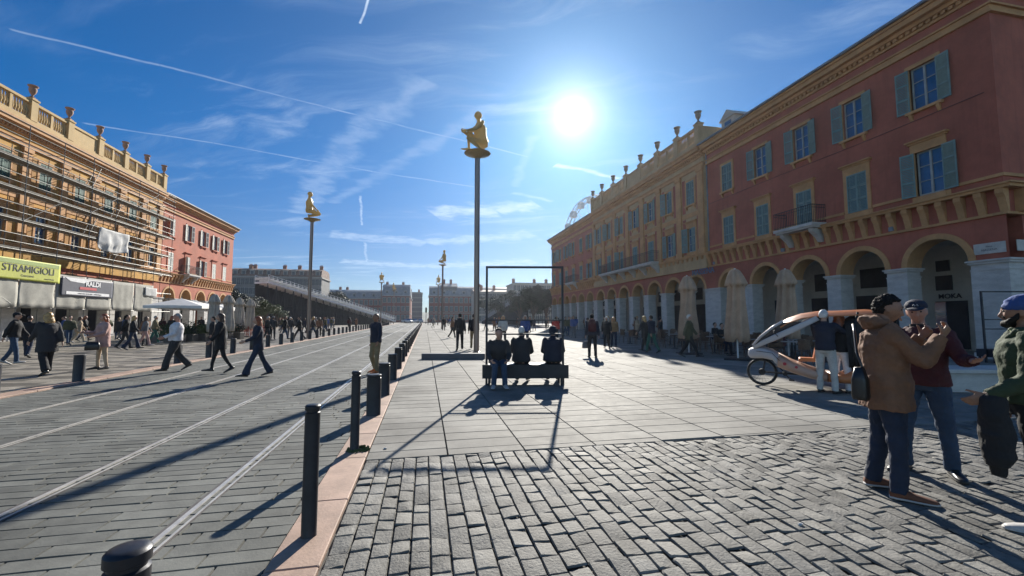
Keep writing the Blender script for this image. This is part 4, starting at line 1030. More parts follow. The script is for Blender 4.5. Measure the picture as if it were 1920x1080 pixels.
def person(label, loc, face_az, H=1.72, po=None, top='black', legs='darkjeans', style='jacket', leg_style='straight', hair='dark', hair_style='short', skin='light', shoe=None, cap=None, fat=1., detail=1, group=None, collar=None, hood=False, hem=None, extra=None):
    """detail 2 close up, 1 mid distance, 0 far"""
    po = po or {}; J, k = skeleton(H, po); up, fw, rt = J['up'], J['fw'], J['rt']; P, Wt, Ch, Nk = J['pelvis'], J['waist'], J['chest'], J['neck']
    root = thing('person', label, 'person', (loc[0], loc[1], 0), -rad(face_az), group); vx = (.05, .021, .0088)[detail]; vx *= k
    b = MB(); body_mesh(b, J, k, fat, 1.0, po, detail > 0, 1.)
    body = link('body', fuse(b, (.03, .014, .0062)[detail]*k, SKIN[skin], 1 if detail == 2 else 1, name='body'), root)
    HR = J['HR']; hc = J['head']
    if detail == 2:
        for s_ in (-1, 1):
            e = MB(); e.ball(hc+HR@(V3((s_*.031, .080, .004))*k), (.010*k,)*3, 10, 8); e.build('eye', eye_m, body, smooth=True)
            e = MB(); e.tube([hc+HR@(V3((s_*q, y_, z_))*k) for q, y_, z_ in ((.014, .099, .027), (.030, .095, .032), (.048, .082, .027))], [.003*k, .0042*k, .002*k], 6); e.build('eyebrow', HAIR[hair if hair in ('dark', 'brown') else 'brown'], body, smooth=True)
    # trousers / skirt
    t = MB(); g_ = {'straight': (.094, .088, .074, .066, .062, .062), 'slim': (.088, .080, .064, .058, .048, .044), 'flare': (.092, .085, .068, .066, .085, .105), 'wide': (.10, .10, .092, .09, .09, .095)}[leg_style if leg_style in ('straight', 'slim', 'flare', 'wide') else 'slim']
    t.loft([(P-V3((0, 0, .11))*k, J['pr']*.13*k*fat, J['pf']*.11*k*fat), (P-V3((0, 0, .03))*k, J['pr']*.172*k*fat, J['pf']*.13*k*fat), (P+up*.08*k, J['pr']*.16*k*fat, J['pf']*.12*k*fat), (P+up*.13*k, rt*.15*k*fat, fw*.115*k*fat)], 16)
    for nm in 'rl':
        h_, kn, an, he, ti, toe = J['leg_'+nm]; e_ = lerp(an, he, .35)
        t.tube([h_+V3((0, 0, .03))*k, lerp(h_, kn, .35), lerp(h_, kn, .85), kn, lerp(kn, an, .15), lerp(kn, an, .6), e_], [g_[0]*k*fat, g_[1]*k*fat, g_[2]*k, g_[2]*1.02*k, g_[3]*k, g_[4]*k, g_[5]*k], 14)
    link('trousers', fuse(t, vx, CM(legs), 3, (.0, .014, .026)[detail]*k, .07, name='trousers'), root)
    # shoes
    sm = shoe or leather
    for nm in 'rl':
        h_, kn, an, he, ti, toe = J['leg_'+nm]; s_ = MB(); z = V3((0, 0, 1)); up_ = (z-toe*z.dot(toe)).normalized(); sd = toe.cross(up_)
        s_.loft([(he-toe*.022*k+up_*.03*k, sd*.026*k, up_*.032*k, .7), (he+toe*.02*k+up_*.038*k, sd*.040*k, up_*.044*k, .75), (he+toe*.09*k+up_*.037*k, sd*.041*k, up_*.043*k, .75), (he+toe*.15*k+up_*.026*k, sd*.046*k, up_*.032*k, .75), (he+toe*.22*k+up_*.020*k, sd*.047*k, up_*.025*k, .75), (he+toe*.262*k+up_*.016*k, sd*.036*k, up_*.018*k, .8), (he+toe*.282*k+up_*.014*k, sd*.018*k, up_*.012*k, .8)], 14)
        s_.tube([he+toe*.025*k+up_*.05*k, lerp(he+toe*.02*k, an, .75)], [.042*k, .040*k], 10)
        shoe_o = s_.build('shoe', sm, root, smooth=True)
        if detail:
            q = MB(); q.loft([(he-toe*.026*k+up_*(.004+dz)*k, sd*.001*k, up_*.001*k) for dz in (0,)]+[(he+toe*a*k+up_*.008*k, sd*w_*k, up_*.010*k, .5) for a, w_ in ((-.024, .030), (.02, .044), (.09, .044), (.15, .049), (.22, .050), (.265, .038), (.286, .020))], 12)
            q.build('sole', (soleW if detail == 2 and sm is not leather else M('dark_sole', (.03, .028, .025), .8)), shoe_o, smooth=True)
    # upper garment
    j = MB(); drop = {'jacket': .06, 'shirt': .02, 'parka': .22, 'coat': .50, 'cape': .12, 'blazer': .18}[style] if hem is None else hem
    ek = {'parka': 1.12, 'coat': 1.1, 'cape': 1.2, 'jacket': 1.08, 'shirt': 1.0, 'blazer': 1.0}[style]*fat
    seated = J['leg_r'][1].z > P.z-.25*k
    if seated: drop = min(drop, .06)
    D_ = -V3((0, 0, 1)) if not seated else -up
    secs = [(P+D_*drop*k, J['pr']*(.172+.05*min(drop, .4))*k*ek, J['pf']*(.135+.04*min(drop, .4))*k*ek), (P+D_*drop*.5*k, J['pr']*.178*k*ek, J['pf']*.14*k*ek), (P+up*.05*k, J['pr']*.172*k*ek, J['pf']*.135*k*ek), (Wt, rt*.158*k*ek, fw*.128*k*ek), (Ch, rt*.178*k*ek, fw*.14*k*ek),
            (P+up*.43*k, rt*.190*k*(.5+.5*ek), fw*.122*k*ek), (P+up*.485*k, rt*.135*k, fw*.098*k), (P+up*.52*k, rt*.085*k, fw*.08*k), (Nk+up*.0*k, rt*.07*k, fw*.072*k)]
    j.loft(secs, 20)
    se = {'parka': 1.22, 'coat': 1.15, 'cape': 1.3, 'jacket': 1.12, 'shirt': .98, 'blazer': 1.0}[style]
    for nm in 'rl':
        sh, el, wr, a, b_ = J['arm_'+nm]
        j.tube([sh-a*.05*k-rt*(.03 if nm == 'r' else -.03)*k, sh+a*.02*k, lerp(sh, el, .5), lerp(sh, el, .9), el, lerp(el, wr, .15), lerp(el, wr, .6), wr-b_*.005*k], [q*k*se for q in (.062, .066, .058, .054, .056, .055, .048, .042)], 14)
    jm = CM(top); garment = link({'coat': 'coat', 'shirt': 'shirt'}.get(style, 'jacket'), fuse(j, vx, jm, 2 if detail == 2 else 3, (.0, .020, .034)[detail]*k, .085, name='garment'), root)
    if detail and (collar or style in ('jacket', 'blazer', 'coat', 'parka')):
        c = MB(); c.loft([(Nk-up*.03*k, rt*.085*k, fw*.085*k), (Nk+up*.012*k, rt*.074*k, fw*.078*k), (Nk+up*.045*k+fw*.004*k, rt*.071*k, fw*.075*k)], 16, False); c.loft([(Nk+up*.045*k+fw*.004*k, rt*.071*k, fw*.075*k), (Nk+up*.04*k, rt*.062*k, fw*.066*k), (Nk-up*.02*k, rt*.058*k, fw*.06*k)], 16, False)
        c.build('collar', CM(collar) if collar else jm, garment, smooth=True)
    if hood:
        c = MB(); c.loft([(Nk-up*.02*k-fw*.05*k, rt*.10*k, fw*.085*k), (Nk+up*.05*k-fw*.075*k, rt*.125*k, fw*.10*k), (Nk+up*.085*k-fw*.085*k, rt*.11*k, fw*.085*k), (Nk+up*.10*k-fw*.09*k, rt*.06*k, fw*.05*k)], 18)
        c.tube([Nk+up*.03*k-fw*.10*k-rt*.10*k, Nk+up*.04*k-rt*.12*k, Nk+up*.01*k+fw*.06*k-rt*.085*k, Nk-up*.04*k+fw*.11*k-rt*.03*k], [.035*k, .04*k, .03*k, .018*k], 10)
        c.tube([Nk+up*.03*k-fw*.10*k+rt*.10*k, Nk+up*.04*k+rt*.12*k, Nk+up*.01*k+fw*.06*k+rt*.085*k, Nk-up*.04*k+fw*.11*k+rt*.03*k], [.035*k, .04*k, .03*k, .018*k], 10)
        link('hood', fuse(c, vx, jm, 2, .03*k, .05, name='hood'), garment)
    # hair and hats
    h = MB(); hk = k; hm_ = HAIR[hair]; q = lambda x, y, z: hc+HR@(V3((x, y, z))*hk)
    ax = HR@V3((1, 0, 0))*hk; ay = HR@V3((0, 1, 0))*hk; az = HR@V3((0, 0, 1))*hk
    if hair_style != 'bald':
        bl = .006 if hair_style == 'short' else 0. if hair_style == 'curly' else .012
        h.loft([(q(0, -.052, -.055), ax*.056, ay*.046), (q(0, -.036, -.015), ax*(.071+bl), ay*(.067+bl)), (q(0, -.022, .03), ax*(.075+bl), ay*(.086+bl)), (q(0, -.012, .068), ax*(.066+bl), ay*(.079+bl)), (q(0, -.012, .098), ax*(.046+bl), ay*(.055+bl)), (q(0, -.010, .119), ax*.026, ay*.030)], 20)
        if hair_style in ('long', 'bob'):
            L_ = .30 if hair_style == 'long' else .13
            h.loft([(q(0, -.045, -.03), ax*.092, ay*.07), (q(0, -.062, -.08), ax*.10, ay*.062), (q(0, -.075, -.08-L_*.5), ax*.115, ay*.055), (q(0, -.08, -.08-L_), ax*.085, ay*.035)], 16)
            for s_ in (-1, 1): h.tube([q(s_*.055, .045, .07), q(s_*.083, .025, .01), q(s_*.088, .0, -.06), q(s_*.085, -.02, -.08-L_*.4)], [.02*hk, .026*hk, .028*hk, .018*hk], 8)
        if hair_style == 'curly':
            rc = random.Random(4)
            for _ in range(420):
                v_ = V3((rc.gauss(0, 1), rc.gauss(0, 1), rc.gauss(0, 1))).normalized()
                if v_.z < -.35 or (v_.y > .1 and v_.z < .58) or (abs(v_.x) > .5 and v_.z < .2 and v_.y > -.3): continue
                h.ball(q(v_.x*.080, v_.y*.098-.008, v_.z*.112+.010), (rc.uniform(.009, .014)*hk,)*3, 6, 4)
        if hair_style == 'bun': h.ball(q(0, -.115, .05), (.04*hk,)*3, 10, 8)
        link('hair', fuse(h, max(.0048 if hair_style == 'curly' else .006, vx*.5), hm_, 1, (.006, .012, .020)[detail]*k, (.022, .022, .014)[detail], name='hair'), root)
    if cap:
        cm_ = CM(cap[1]); c = MB()
        if cap[0] == 'cap':
            c.loft([(q(0, -.012, .035), ax*.092, ay*.108), (q(0, -.008, .075), ax*.089, ay*.104), (q(0, -.008, .108), ax*.068, ay*.082), (q(0, -.008, .128), ax*.028, ay*.036)], 22)
            ct = link('cap', fuse(c, .006*k if detail == 2 else .014*k, cm_, 1, name='cap'), root); v = MB()
            v.loft([(q(0, .115, .042), ax*.070, az*.010), (q(0, .145, .036), ax*.066, az*.008), (q(0, .170, .026), ax*.048, az*.006), (q(0, .180, .02), ax*.02, az*.004)], 14)
            v.build('visor', cm_, ct, smooth=True)
            if detail == 2:
                e = MB(); 
                for x0, x1, z0, z1 in ((-.02, -.004, .062, .082), (.004, .02, .062, .082)): e.tube([q(x0, .107, z0), q(x0+.008, .106, z1), q(x1, .107, z0+.006)], .002*k, 5)
                e.build('emblem', wh, ct)
        elif cap[0] == 'beanie':
            c.loft([(q(0, -.018, .018), ax*.089, ay*.104), (q(0, -.018, .05), ax*.094, ay*.112), (q(0, -.022, .09), ax*.085, ay*.104), (q(0, -.034, .125), ax*.06, ay*.075), (q(0, -.045, .14), ax*.025, ay*.03)], 22)
            c.loft([(q(0, -.012, .012), ax*.092, ay*.108), (q(0, -.012, .05), ax*.096, ay*.114)], 22)
            link('beanie', fuse(c, .0075*k, cm_, 1, .012*k, .03, name='beanie'), root)
        elif cap[0] == 'hood':
            c.loft([(q(0, -.03, -.09), ax*.09, ay*.09), (q(0, -.03, -.03), ax*.103, ay*.108), (q(0, -.025, .04), ax*.105, ay*.118), (q(0, -.02, .10), ax*.08, ay*.095), (q(0, -.02, .135), ax*.03, ay*.04)], 18)
            link('hood', fuse(c, .014*k, cm_, 1, .012*k, .04, name='hood'), root)
        elif cap[0] == 'scarf':
            c.loft([(Nk-up*.03*k, rt*.10*k, fw*.10*k), (Nk+up*.02*k, rt*.092*k, fw*.095*k), (Nk+up*.06*k, rt*.082*k, fw*.085*k)], 18)
            link('scarf', fuse(c, .012*k, cm_, 1, .02*k, .04, name='scarf'), root)
    PEOPLE.append(root); root['az'] = 0; del root['az']
    return root, J, k
def bag(label, loc, rz, w_, d_, h_, mat, strap=None, name='handbag'):
    mb = MB(); mb.loft([((0, 0, 0), (w_*.48, 0, 0), (0, d_*.42, 0), .45), ((0, 0, h_*.1), (w_*.5, 0, 0), (0, d_*.5, 0), .45), ((0, 0, h_*.6), (w_*.49, 0, 0), (0, d_*.48, 0), .5), ((0, 0, h_), (w_*.40, 0, 0), (0, d_*.25, 0), .6)], 20)
    t = thing(name, label, 'bag', loc, rz); mb.build('pouch', mat, t, smooth=True)
    s_ = MB()
    if strap: s_.tube(strap, .011, 6)
    else: s_.tube([(-w_*.3, 0, h_), (-w_*.25, 0, h_+.12), (0, 0, h_+.17), (w_*.25, 0, h_+.12), (w_*.3, 0, h_)], .008, 6)
    s_.build('strap', mat, t, smooth=True); return t
walkL = lambda a=1: dict(leg_r=(19*a, 5, 2, 6), leg_l=(-12*a, 18, 2, -24), arm_l=(22, 8, 18, 0), arm_r=(-22, 8, 12, 0), lean=3)
walkR = lambda a=1: dict(leg_l=(19*a, 5, 2, 6), leg_r=(-12*a, 18, 2, -24), arm_r=(22, 8, 18, 0), arm_l=(-22, 8, 12, 0), lean=3)
stand_ = lambda: dict(leg_r=(3, 3, 4, 0), leg_l=(-3, 3, 4, 0))
def G(x, y): return gp(x, y)
# --- foreground trio
VA = math.degrees(YAW)
pA, JA, kA = person('man in a brown hooded parka and jeans seen in profile, hands raised to his chin', (4.08, 3.1), 128, 1.79,
    dict(leg_r=(4, 4, 3, 0), leg_l=(-3, 5, 4, 0), toe=10, lean=2, arm_r=(40, 8, 108, 12), arm_l=(38, 8, 112, 26), head=(-2, -11, 0), palm_r=(-.6, -.6, .3), palm_l=(.6, -.6, .2), curl_r=.9, curl_l=.8),
    'brown', 'darkjeans', 'parka', 'straight', 'dark', 'curly', 'tan', brownsh, None, 1.16, 2, None, None, True, .20)
pB, JB, kB = person('man in a burgundy jacket and navy cap facing the camera, one arm held out', (4.98, 3.42), -118, 1.765,
    dict(leg_r=(4, 4, 7, 0), leg_l=(-2, 3, 7, 0), toe=22, arm_l=(22, 24, 72, -4), arm_r=(28, 10, 85, 30), head=(6, -3, 4), palm_l=(.3, 0, 1), curl_l=.25, curl_r=.6),
    'burgundy', 'jeans', 'jacket', 'straight', 'grey', 'short', 'red', leather, ('cap', 'navy'), 1.12, 2, None, 'black')
pC, JC, kC = person('bearded man in a blue beanie and green jacket at the right edge, facing left', (4.47, 2.375), -40, 1.74,
    dict(leg_l=(1, 4, 3, 0), leg_r=(-16, 8, 4, 0), toe=8, arm_r=(-4, 10, 22, 4), arm_l=(8, 12, 52, 4), head=(-14, 2, 0), curl_r=1.1, palm_r=(-1, 0, 0)),
    'green', 'black', 'jacket', 'slim', 'dark', 'short', 'tan', soleW, ('beanie', 'blue'), 1.05, 2, None, 'sage', True, .02)
# beard
for (pp, JJ, kk) in ((pC, JC, kC),):
    bd = MB(); hc = JJ['head']; HR = JJ['HR']; q = lambda x, y, z: hc+HR@(V3((x, y, z))*kk)
    bd.tube([q(-.070, .0, .0), q(-.070, .02, -.045), q(-.052, .055, -.082), q(0, .078, -.098), q(.052, .055, -.082), q(.070, .02, -.045), q(.070, .0, .0)], [.008, .017, .026, .032, .026, .017, .008], 12)
    bd.loft([(q(0, .050, -.118), V3((.034, 0, 0)), HR@V3((0, .030, 0))), (q(0, .056, -.095), V3((.050, 0, 0)), HR@V3((0, .042, 0))), (q(0, .055, -.070), V3((.054, 0, 0)), HR@V3((0, .043, 0)))], 14)
    bd.tube([q(-.034, .078, -.052), q(-.018, .093, -.040), q(0, .098, -.036), q(.018, .093, -.040), q(.034, .078, -.052)], [.007, .008, .007, .008, .007], 8)
    link('beard', fuse(bd, .006, HAIR['dark'], 1, .01, .02, name='beard'), pp)
x, y = gp(1603, 738, .55)
def local(p, root): return Vector(root.matrix_basis@p)
def rootmat(o): return Matrix.Translation(o.location)@o.rotation_euler.to_matrix().to_4x4()
mA = rootmat(pA); sh = mA@(JA['neck']+V3((-.10, -.06, .01))); bA_ = depth_at(1606, 3.75); bA = Vector((bA_[0], bA_[1], .62))
bag('black shoulder bag hanging behind the back of the man in the brown parka', (bA.x, bA.y, .84), rad(20), .11, .12, .28, leather, [(0, -.02, .28), ((sh.x-bA.x)*.35-.01, (sh.y-bA.y)*.35, .40), ((sh.x-bA.x)*.8, (sh.y-bA.y)*.8, .58), (sh.x-bA.x, sh.y-bA.y, sh.z-.84+.01)], 'shoulder_bag')
mC = rootmat(pC); wC = mC@(JC['arm_l'][2]); 
bg_ = MB(); bg_.loft([((0, 0, -.62), (.09, 0, 0), (0, .07, 0)), ((.02, 0, -.55), (.14, 0, 0), (0, .11, 0)), ((.03, 0, -.36), (.15, 0, 0), (0, .12, 0)), ((-.02, 0, -.2), (.12, 0, 0), (0, .10, 0)), ((-.02, 0, -.06), (.10, 0, 0), (0, .09, 0)), ((0, 0, 0), (.04, 0, 0), (0, .04, 0))], 20)
bg_.loft([((.07, .02, -.72), (.05, 0, 0), (0, .05, 0)), ((.08, .02, -.6), (.09, 0, 0), (0, .08, 0)), ((.0, 0, -.35), (.14, 0, 0), (0, .1, 0))], 14)
tb = thing('carried_coat_bag', 'bulky black coat and bag hanging from the arm of the man in the blue beanie', 'bag', (wC.x+.04, wC.y-.01, wC.z+.04), rad(15)); tb.scale = (.78, .8, .88)
link('pouch', fuse(bg_, .011, CM('black'), 3, .035, .11, name='pouch'), tb)
def vaz(px): return math.degrees(math.atan((px-960)/FPX))+VA
def PP(label, px, yb, d, po, H=1.7, off=0, D=None, **kw):
    x, y = gp(px, yb) if D is None else depth_at(px, D)
    az = vaz(px)+{'A': 0, 'R': 90, 'T': 180, 'L': -90}[d]+off
    return person(label, (x, y), az, H, po() if callable(po) else po, **kw)
gw = 'pedestrians walking on the plaza at the left'
still = lambda: dict(leg_r=(2, 2, 4, 0), leg_l=(-2, 2, 4, 0), arm_r=(18, 8, 70, 20), arm_l=(10, 8, 40, 10))
down = lambda: dict(leg_r=(2, 2, 3, 0), leg_l=(-2, 2, 3, 0), arm_r=(0, 10, 12, 0), arm_l=(2, 10, 10, 0))
PP('man in a black cap, dark jacket, jeans and white sneakers at the left edge', 22, 684, 'R', lambda: walkL(.7), 1.74, 20, top='black', legs='jeans', cap=('cap', 'black'), shoe=soleW, hair='dark')
PP('person in a long dark coat behind the man in the black cap', 50, 671, 'A', walkR, 1.66, 20, top='black', legs='darkjeans', style='parka', hair='brown')
PP('blond woman in a loose charcoal coat walking away in front of the yellow banner', 84, 704, 'A', lambda: walkL(.8), 1.72, -25, top='charcoal', legs='black', style='coat', hem=.32, leg_style='wide', hair='blond', hair_style='bob', fat=1.15)
PP('person in blue jeans with a blue bag behind the charcoal coat', 118, 643, 'L', walkR, 1.68, top='blue', legs='jeans', hair='brown', style='jacket')
PP('striding person in a beige coat and beige trousers on the plaza', 146, 643, 'R', lambda: walkL(1.2), 1.68, top='beige', legs='beige', style='parka', hair='brown', hair_style='bob', shoe=soleW)
pk, Jk, kk = PP('red haired woman in a pink coat standing in front of the dark banner', 189, 692, 'L', lambda: dict(leg_r=(4, 3, 6, 0), leg_l=(-3, 3, 6, 0), arm_r=(20, 12, 75, 10), arm_l=(15, 12, 60, 10), toe=16), 1.72, -20, top='pink', legs='beige', style='coat', hem=.25, leg_style='slim', hair='red', hair_style='bob', fat=1.12)
w_ = rootmat(pk)@Jk['arm_l'][2]; bag('dark handbag carried by the red haired woman in the pink coat', (w_.x, w_.y, w_.z-.42), .4, .34, .14, .24, leather)
PP('dark haired man in a black jacket, left one of a strolling couple', 233, 655, 'R', walkL, 1.74, top='black', legs='charcoal', hair='dark')
PP('blond person in a black jacket and dark flared jeans, right one of a couple', 247, 656, 'R', walkR, 1.70, 10, top='black', legs='darkjeans', leg_style='flare', hair='blond', hair_style='bob')
PP('person in pale pink trousers behind the strolling couple', 270, 650, 'R', walkL, 1.66, top='grey', legs='pink', hair='brown', hair_style='bob', shoe=soleW)
PP('person in green trousers and a grey jacket left of the man in white', 288, 645, 'R', walkR, 1.72, top='khaki', legs='teal', hair='grey', shoe=soleW)
PP('man in a white shirt and dark trousers walking left on the tram road', 326, 696, 'L', lambda: dict(leg_l=(20, 5, 2, 0), leg_r=(-14, 24, 2, -30), arm_r=(10, 8, 55, 10), arm_l=(15, 8, 50, 10), lean=-2, toe=6), 1.73, -8, top='white', legs='charcoal', style='shirt', hair='grey', skin='red', fat=1.28, hem=.04, leg_style='wide')
PP('dark clothed person holding a white bag near the hedge planters', 376, 629, 'T', still, 1.72, top='black', legs='black', hair='dark')
PP('dark clothed person close behind the woman in the black coat', 397, 662, 'L', down, 1.66, top='black', legs='black', style='coat', hem=.3, hair='dark')
PP('long haired woman in a black coat and stockings walking left on the tram road', 411, 699, 'L', lambda: walkL(.85), 1.70, -6, top='black', legs='black', style='coat', hem=.28, leg_style='slim', hair='brown', hair_style='long')
pr_, Jr, kr = PP('red haired woman in a dark suit with flared trousers striding left', 482, 706, 'L', lambda: dict(leg_l=(24, 3, 2, 6), leg_r=(-20, 8, 2, -12), arm_r=(12, 10, 60, 5), arm_l=(25, 10, 50, 5), lean=4), 1.66, -10, top='navy', legs='darkjeans', style='blazer', leg_style='flare', hair='red', hair_style='long')
w_ = rootmat(pr_)@V3((.27, .0, .78)); bag('dark shoulder bag at the hip of the red haired woman in the suit', (w_.x, w_.y, w_.z-.02), 1.2, .34, .12, .26, leather, [(0, 0, .26), (-.04, 0, .45), (-.10, 0, .58)], 'shoulder_bag')
PP('grey haired person in a black jacket behind the red haired woman', 500, 640, 'R', walkL, 1.70, top='black', legs='charcoal', hair='grey')
PP('person in a black hat walking away right of the red haired woman', 511, 637, 'A', walkR, 1.70, top='charcoal', legs='black', hair='dark', cap=('beanie', 'grey'))
PP('person in a dark coat and pale jeans behind the third bollard of the plaza row', 533, 637, 'R', walkL, 1.72, top='black', legs='jeans', hair='brown', style='parka')
PP('person with a white cap and grey trousers near the second statue column', 543, 635, 'A', walkR, 1.68, top='charcoal', legs='grey', hair='grey', hair_style='short')
PP('person in black striding left with long steps near the second column', 561, 638, 'L', lambda: walkL(1.5), 1.72, top='black', legs='black', hair='dark')
PP('person in blue jeans right of the second statue column', 586, 634, 'R', lambda: walkR(1.3), 1.72, top='charcoal', legs='jeans', hair='blond', hair_style='bob')
PP('woman in a brown jacket among the people by the second column', 598, 631, 'A', walkL, 1.66, top='brown', legs='black', hair='brown', hair_style='bob')
C1 = PP('man in a navy jacket, khaki trousers and orange shoes crossing the tram road', 704, 699, 'L', lambda: dict(leg_l=(6, 6, 2, 0), leg_r=(10, 30, 2, -8), arm_l=(14, 22, 18, 0), arm_r=(-6, 8, 12, 0), head=(10, -2, 0), lean=2), 1.71, -35, top='navy', legs='khaki', hair='brown', skin='tan', shoe=orangesh, hem=.06)
bp, Jb, kb = PP('person with a backpack walking away, left one of the pair by the column', 862, 657, 'A', walkL, 1.80, 0, top='charcoal', legs='black', hair='dark')
def backpack(pr, J, k, mat, label):
    m_ = rootmat(pr); az = pr.rotation_euler.z; c = m_@(J['chest']-J['fw']*.20*k)
    mb = MB(); mb.loft([((0, 0, -.24), (.13, 0, 0), (0, .06, 0), .6), ((0, 0, -.2), (.16, 0, 0), (0, .09, 0), .6), ((0, -.01, .05), (.155, 0, 0), (0, .09, 0), .6), ((0, 0, .2), (.12, 0, 0), (0, .06, 0), .7), ((0, .01, .24), (.06, 0, 0), (0, .03, 0), .8)], 16)
    t = thing('backpack', label, 'backpack', c, az); mb.build('pack', mat, t, smooth=True)
    s_ = MB()
    for q in (-.1, .1): s_.tube([(q, .05, .2), (q*1.1, .16, .24), (q*1.2, .30, .14), (q*1.2, .31, -.05), (q, .06, -.15)], .014, 6)
    s_.build('strap', mat, t, smooth=True)
backpack(bp, Jb, kb, CM('black'), 'black backpack worn by the left one of the pair walking away')
PP('man in a dark jacket and khaki trousers walking away beside the column foot', 888, 655, 'A', walkR, 1.78, 0, top='black', legs='khaki', hair='dark')
PP('person in a brown jacket walking towards the pair by the column', 848, 634, 'R', walkL, 1.68, top='brown', legs='black', hair='dark')
PP('dark clothed person walking away between the pair and the bollards', 832, 620, 'A', walkR, 1.72, top='black', legs='black', hair='dark')
PP('woman in a beige top standing behind the bench, left one', 943, 650, 'T', still, 1.72, top='offwhite', legs='charcoal', hair='blond', hair_style='bob')
PP('woman in a blue top facing the bench, right one behind the frame', 985, 652, 'T', still, 1.74, top='blue', legs='darkjeans', hair='grey', hair_style='bob', skin='tan')
PP('person in a red jacket behind the right post of the bench frame', 1042, 640, 'A', down, 1.66, top='red', legs='black', hair='dark')
r1, J1, k1 = PP('man with a red and black backpack walking away from the camera', 1111, 670, 'A', down, 1.75, 0, top='navy', legs='black', hair='dark')
backpack(r1, J1, k1, CM('burgundy'), 'dark red backpack on the man walking away right of the bench')
w_ = rootmat(r1)@J1['arm_l'][2]; bag('pale shopping bag in the left hand of the man with the red backpack', (w_.x, w_.y, w_.z-.5), .2, .3, .14, .28, CM('grey'))
PP('dark haired woman of the couple on the sunlit slabs near the arcade', 1138, 653, 'T', walkL, 1.66, top='black', legs='black', style='coat', hem=.2, hair='white', hair_style='bob')
PP('woman in a brown top beside her at the edge of the shadow', 1151, 652, 'T', walkR, 1.64, top='camel', legs='darkjeans', hair='blond', hair_style='bob')
PP('woman with bright lit hair walking left in a long dark coat', 1210, 660, 'L', walkL, 1.68, 30, top='charcoal', legs='black', style='coat', hem=.3, hair='blond', hair_style='bob')
PP('person in dark green trousers beside the woman in the long coat', 1223, 662, 'L', walkR, 1.70, 40, top='navy', legs='teal', hair='dark')
PP('man in an olive coat striding along the shadow edge before the first parasol', 1293, 671, 'R', lambda: walkL(1.35), 1.74, 8, top='olive', legs='black', style='parka', hair='white')
# people by the pedicab
PP('white haired woman in grey trousers and a dark jacket beside the pedicab', 1552, 737, 'A', lambda: dict(leg_r=(2, 2, 4, 0), leg_l=(0, 2, 3, 0), arm_r=(60, 20, 70, 10), arm_l=(30, 6, 60, 10)), 1.76, 20, top='navy', legs='offwhite', hair='white', hair_style='short', leg_style='straight')
PP('woman in white trousers and black coat beside the white haired woman', 1580, 736, 'A', lambda: dict(leg_r=(2, 2, 3, 0), leg_l=(0, 2, 3, 0), arm_r=(20, 10, 50, 10), arm_l=(30, 6, 60, 10)), 1.68, 30, top='black', legs='white', hair='red', hair_style='bob', leg_style='straight')
# sitting on the bench: placed so that the pelvis rests on the seat
def sitter(label, px, yb, d, off, **kw):
    po = dict(leg_r=(84, 82, 7, 0), leg_l=(84, 82, 7, 0), arm_r=(32, 12, 55, 22), arm_l=(32, 12, 55, 22), lean=kw.pop('lean', 12), head=kw.pop('head', (0, -10, 0)))
    sz = kw.pop('sz', 0.); r, J, k = PP(label, px, yb, d, po, 1.74, off, **kw)
    z = .47-(J['pelvis'].z-.115*k); r.location.z = z+sz
    if r.location.z > 0.12: pass
    return r
s1 = sitter('person in a dark jacket, jeans and pale sneakers sitting on the bench facing the camera', 934, 712, 'T', -4, top='charcoal', legs='jeans', hair='dark', shoe=soleW, D=9.7, fat=1.15, lean=20)
s2 = sitter('white haired person in a dark coat sitting with the back to the camera', 977, 700, 'A', 4, top='charcoal', legs='black', hair='white', D=10.15, fat=1.2)
s3 = sitter('person in a dark hooded coat sitting on the right end of the bench', 1037, 700, 'A', -3, top='navy', legs='black', hair='dark', cap=('hood', 'navy'), D=10.25, fat=1.3, style='parka')
# ------------------------------------------------------------------ the far crowd
protos = []
cr = random.Random(21)
for i in range(10):
    t_ = ['black', 'navy', 'charcoal', 'burgundy', 'grey', 'brown', 'olive', 'black', 'beige', 'blue'][i]; l_ = ['black', 'darkjeans', 'jeans', 'charcoal', 'khaki', 'black', 'jeans', 'darkjeans', 'black', 'grey'][i]
    hr = ['dark', 'brown', 'blond', 'dark', 'grey', 'brown', 'dark', 'red', 'blond', 'dark'][i]
    protos.append([person('', (0, 0), 0, 1.6+.02*i, (walkL if i % 3 == 0 else walkR if i % 3 == 1 else still)() if i % 3 < 2 else still(), t_, l_, ('jacket', 'parka', 'coat')[i % 3] if i % 3 != 2 else 'coat', 'straight', hr, 'bob' if i % 2 else 'short', 'light', None, None, 1.05, 0, hem=(.06, .2, .32)[i % 3])[0], f'{t_} top and {l_.replace("darkjeans","jeans")} legwear', False])
used = set()
def crowd(n, px0, px1, D0, D1, zone, where):
    for i in range(n):
        px = cr.uniform(px0, px1); D = cr.uniform(D0, D1); x, y = depth_at(px, D)
        if zone == 'left' and (x > -9.2 or x < -26): x = max(-25., min(x, -9.4-cr.random()*3)); 
        if zone == 'centre' and x < -.3: x = cr.uniform(0, 3)
        
        for _ in range(30):
            pr = protos[cr.randrange(10)]; lab = f'pedestrian with {pr[1]} {where}'
            if lab not in used: break
            lab = f'small pedestrian with {pr[1]} {where}'
            if lab not in used: break
        used.add(lab)
        if not pr[2]: o = pr[0]; pr[2] = True; o.location = (x, y, 0); o.rotation_euler = (0, 0, cr.uniform(0, 6.28)); o['label'] = lab; o['group'] = 'distant people strolling across the square'
        else: dup(pr[0], (x, y, 0), cr.uniform(0, 6.28), lab, 'distant people strolling across the square')
crowd(16, 605, 700, 42, 78, 'left', 'in front of the left grandstand')
crowd(12, 500, 620, 38, 60, 'left', 'near the second statue column')
crowd(10, 440, 520, 40, 58, 'left', 'by the closed parasols on the left')
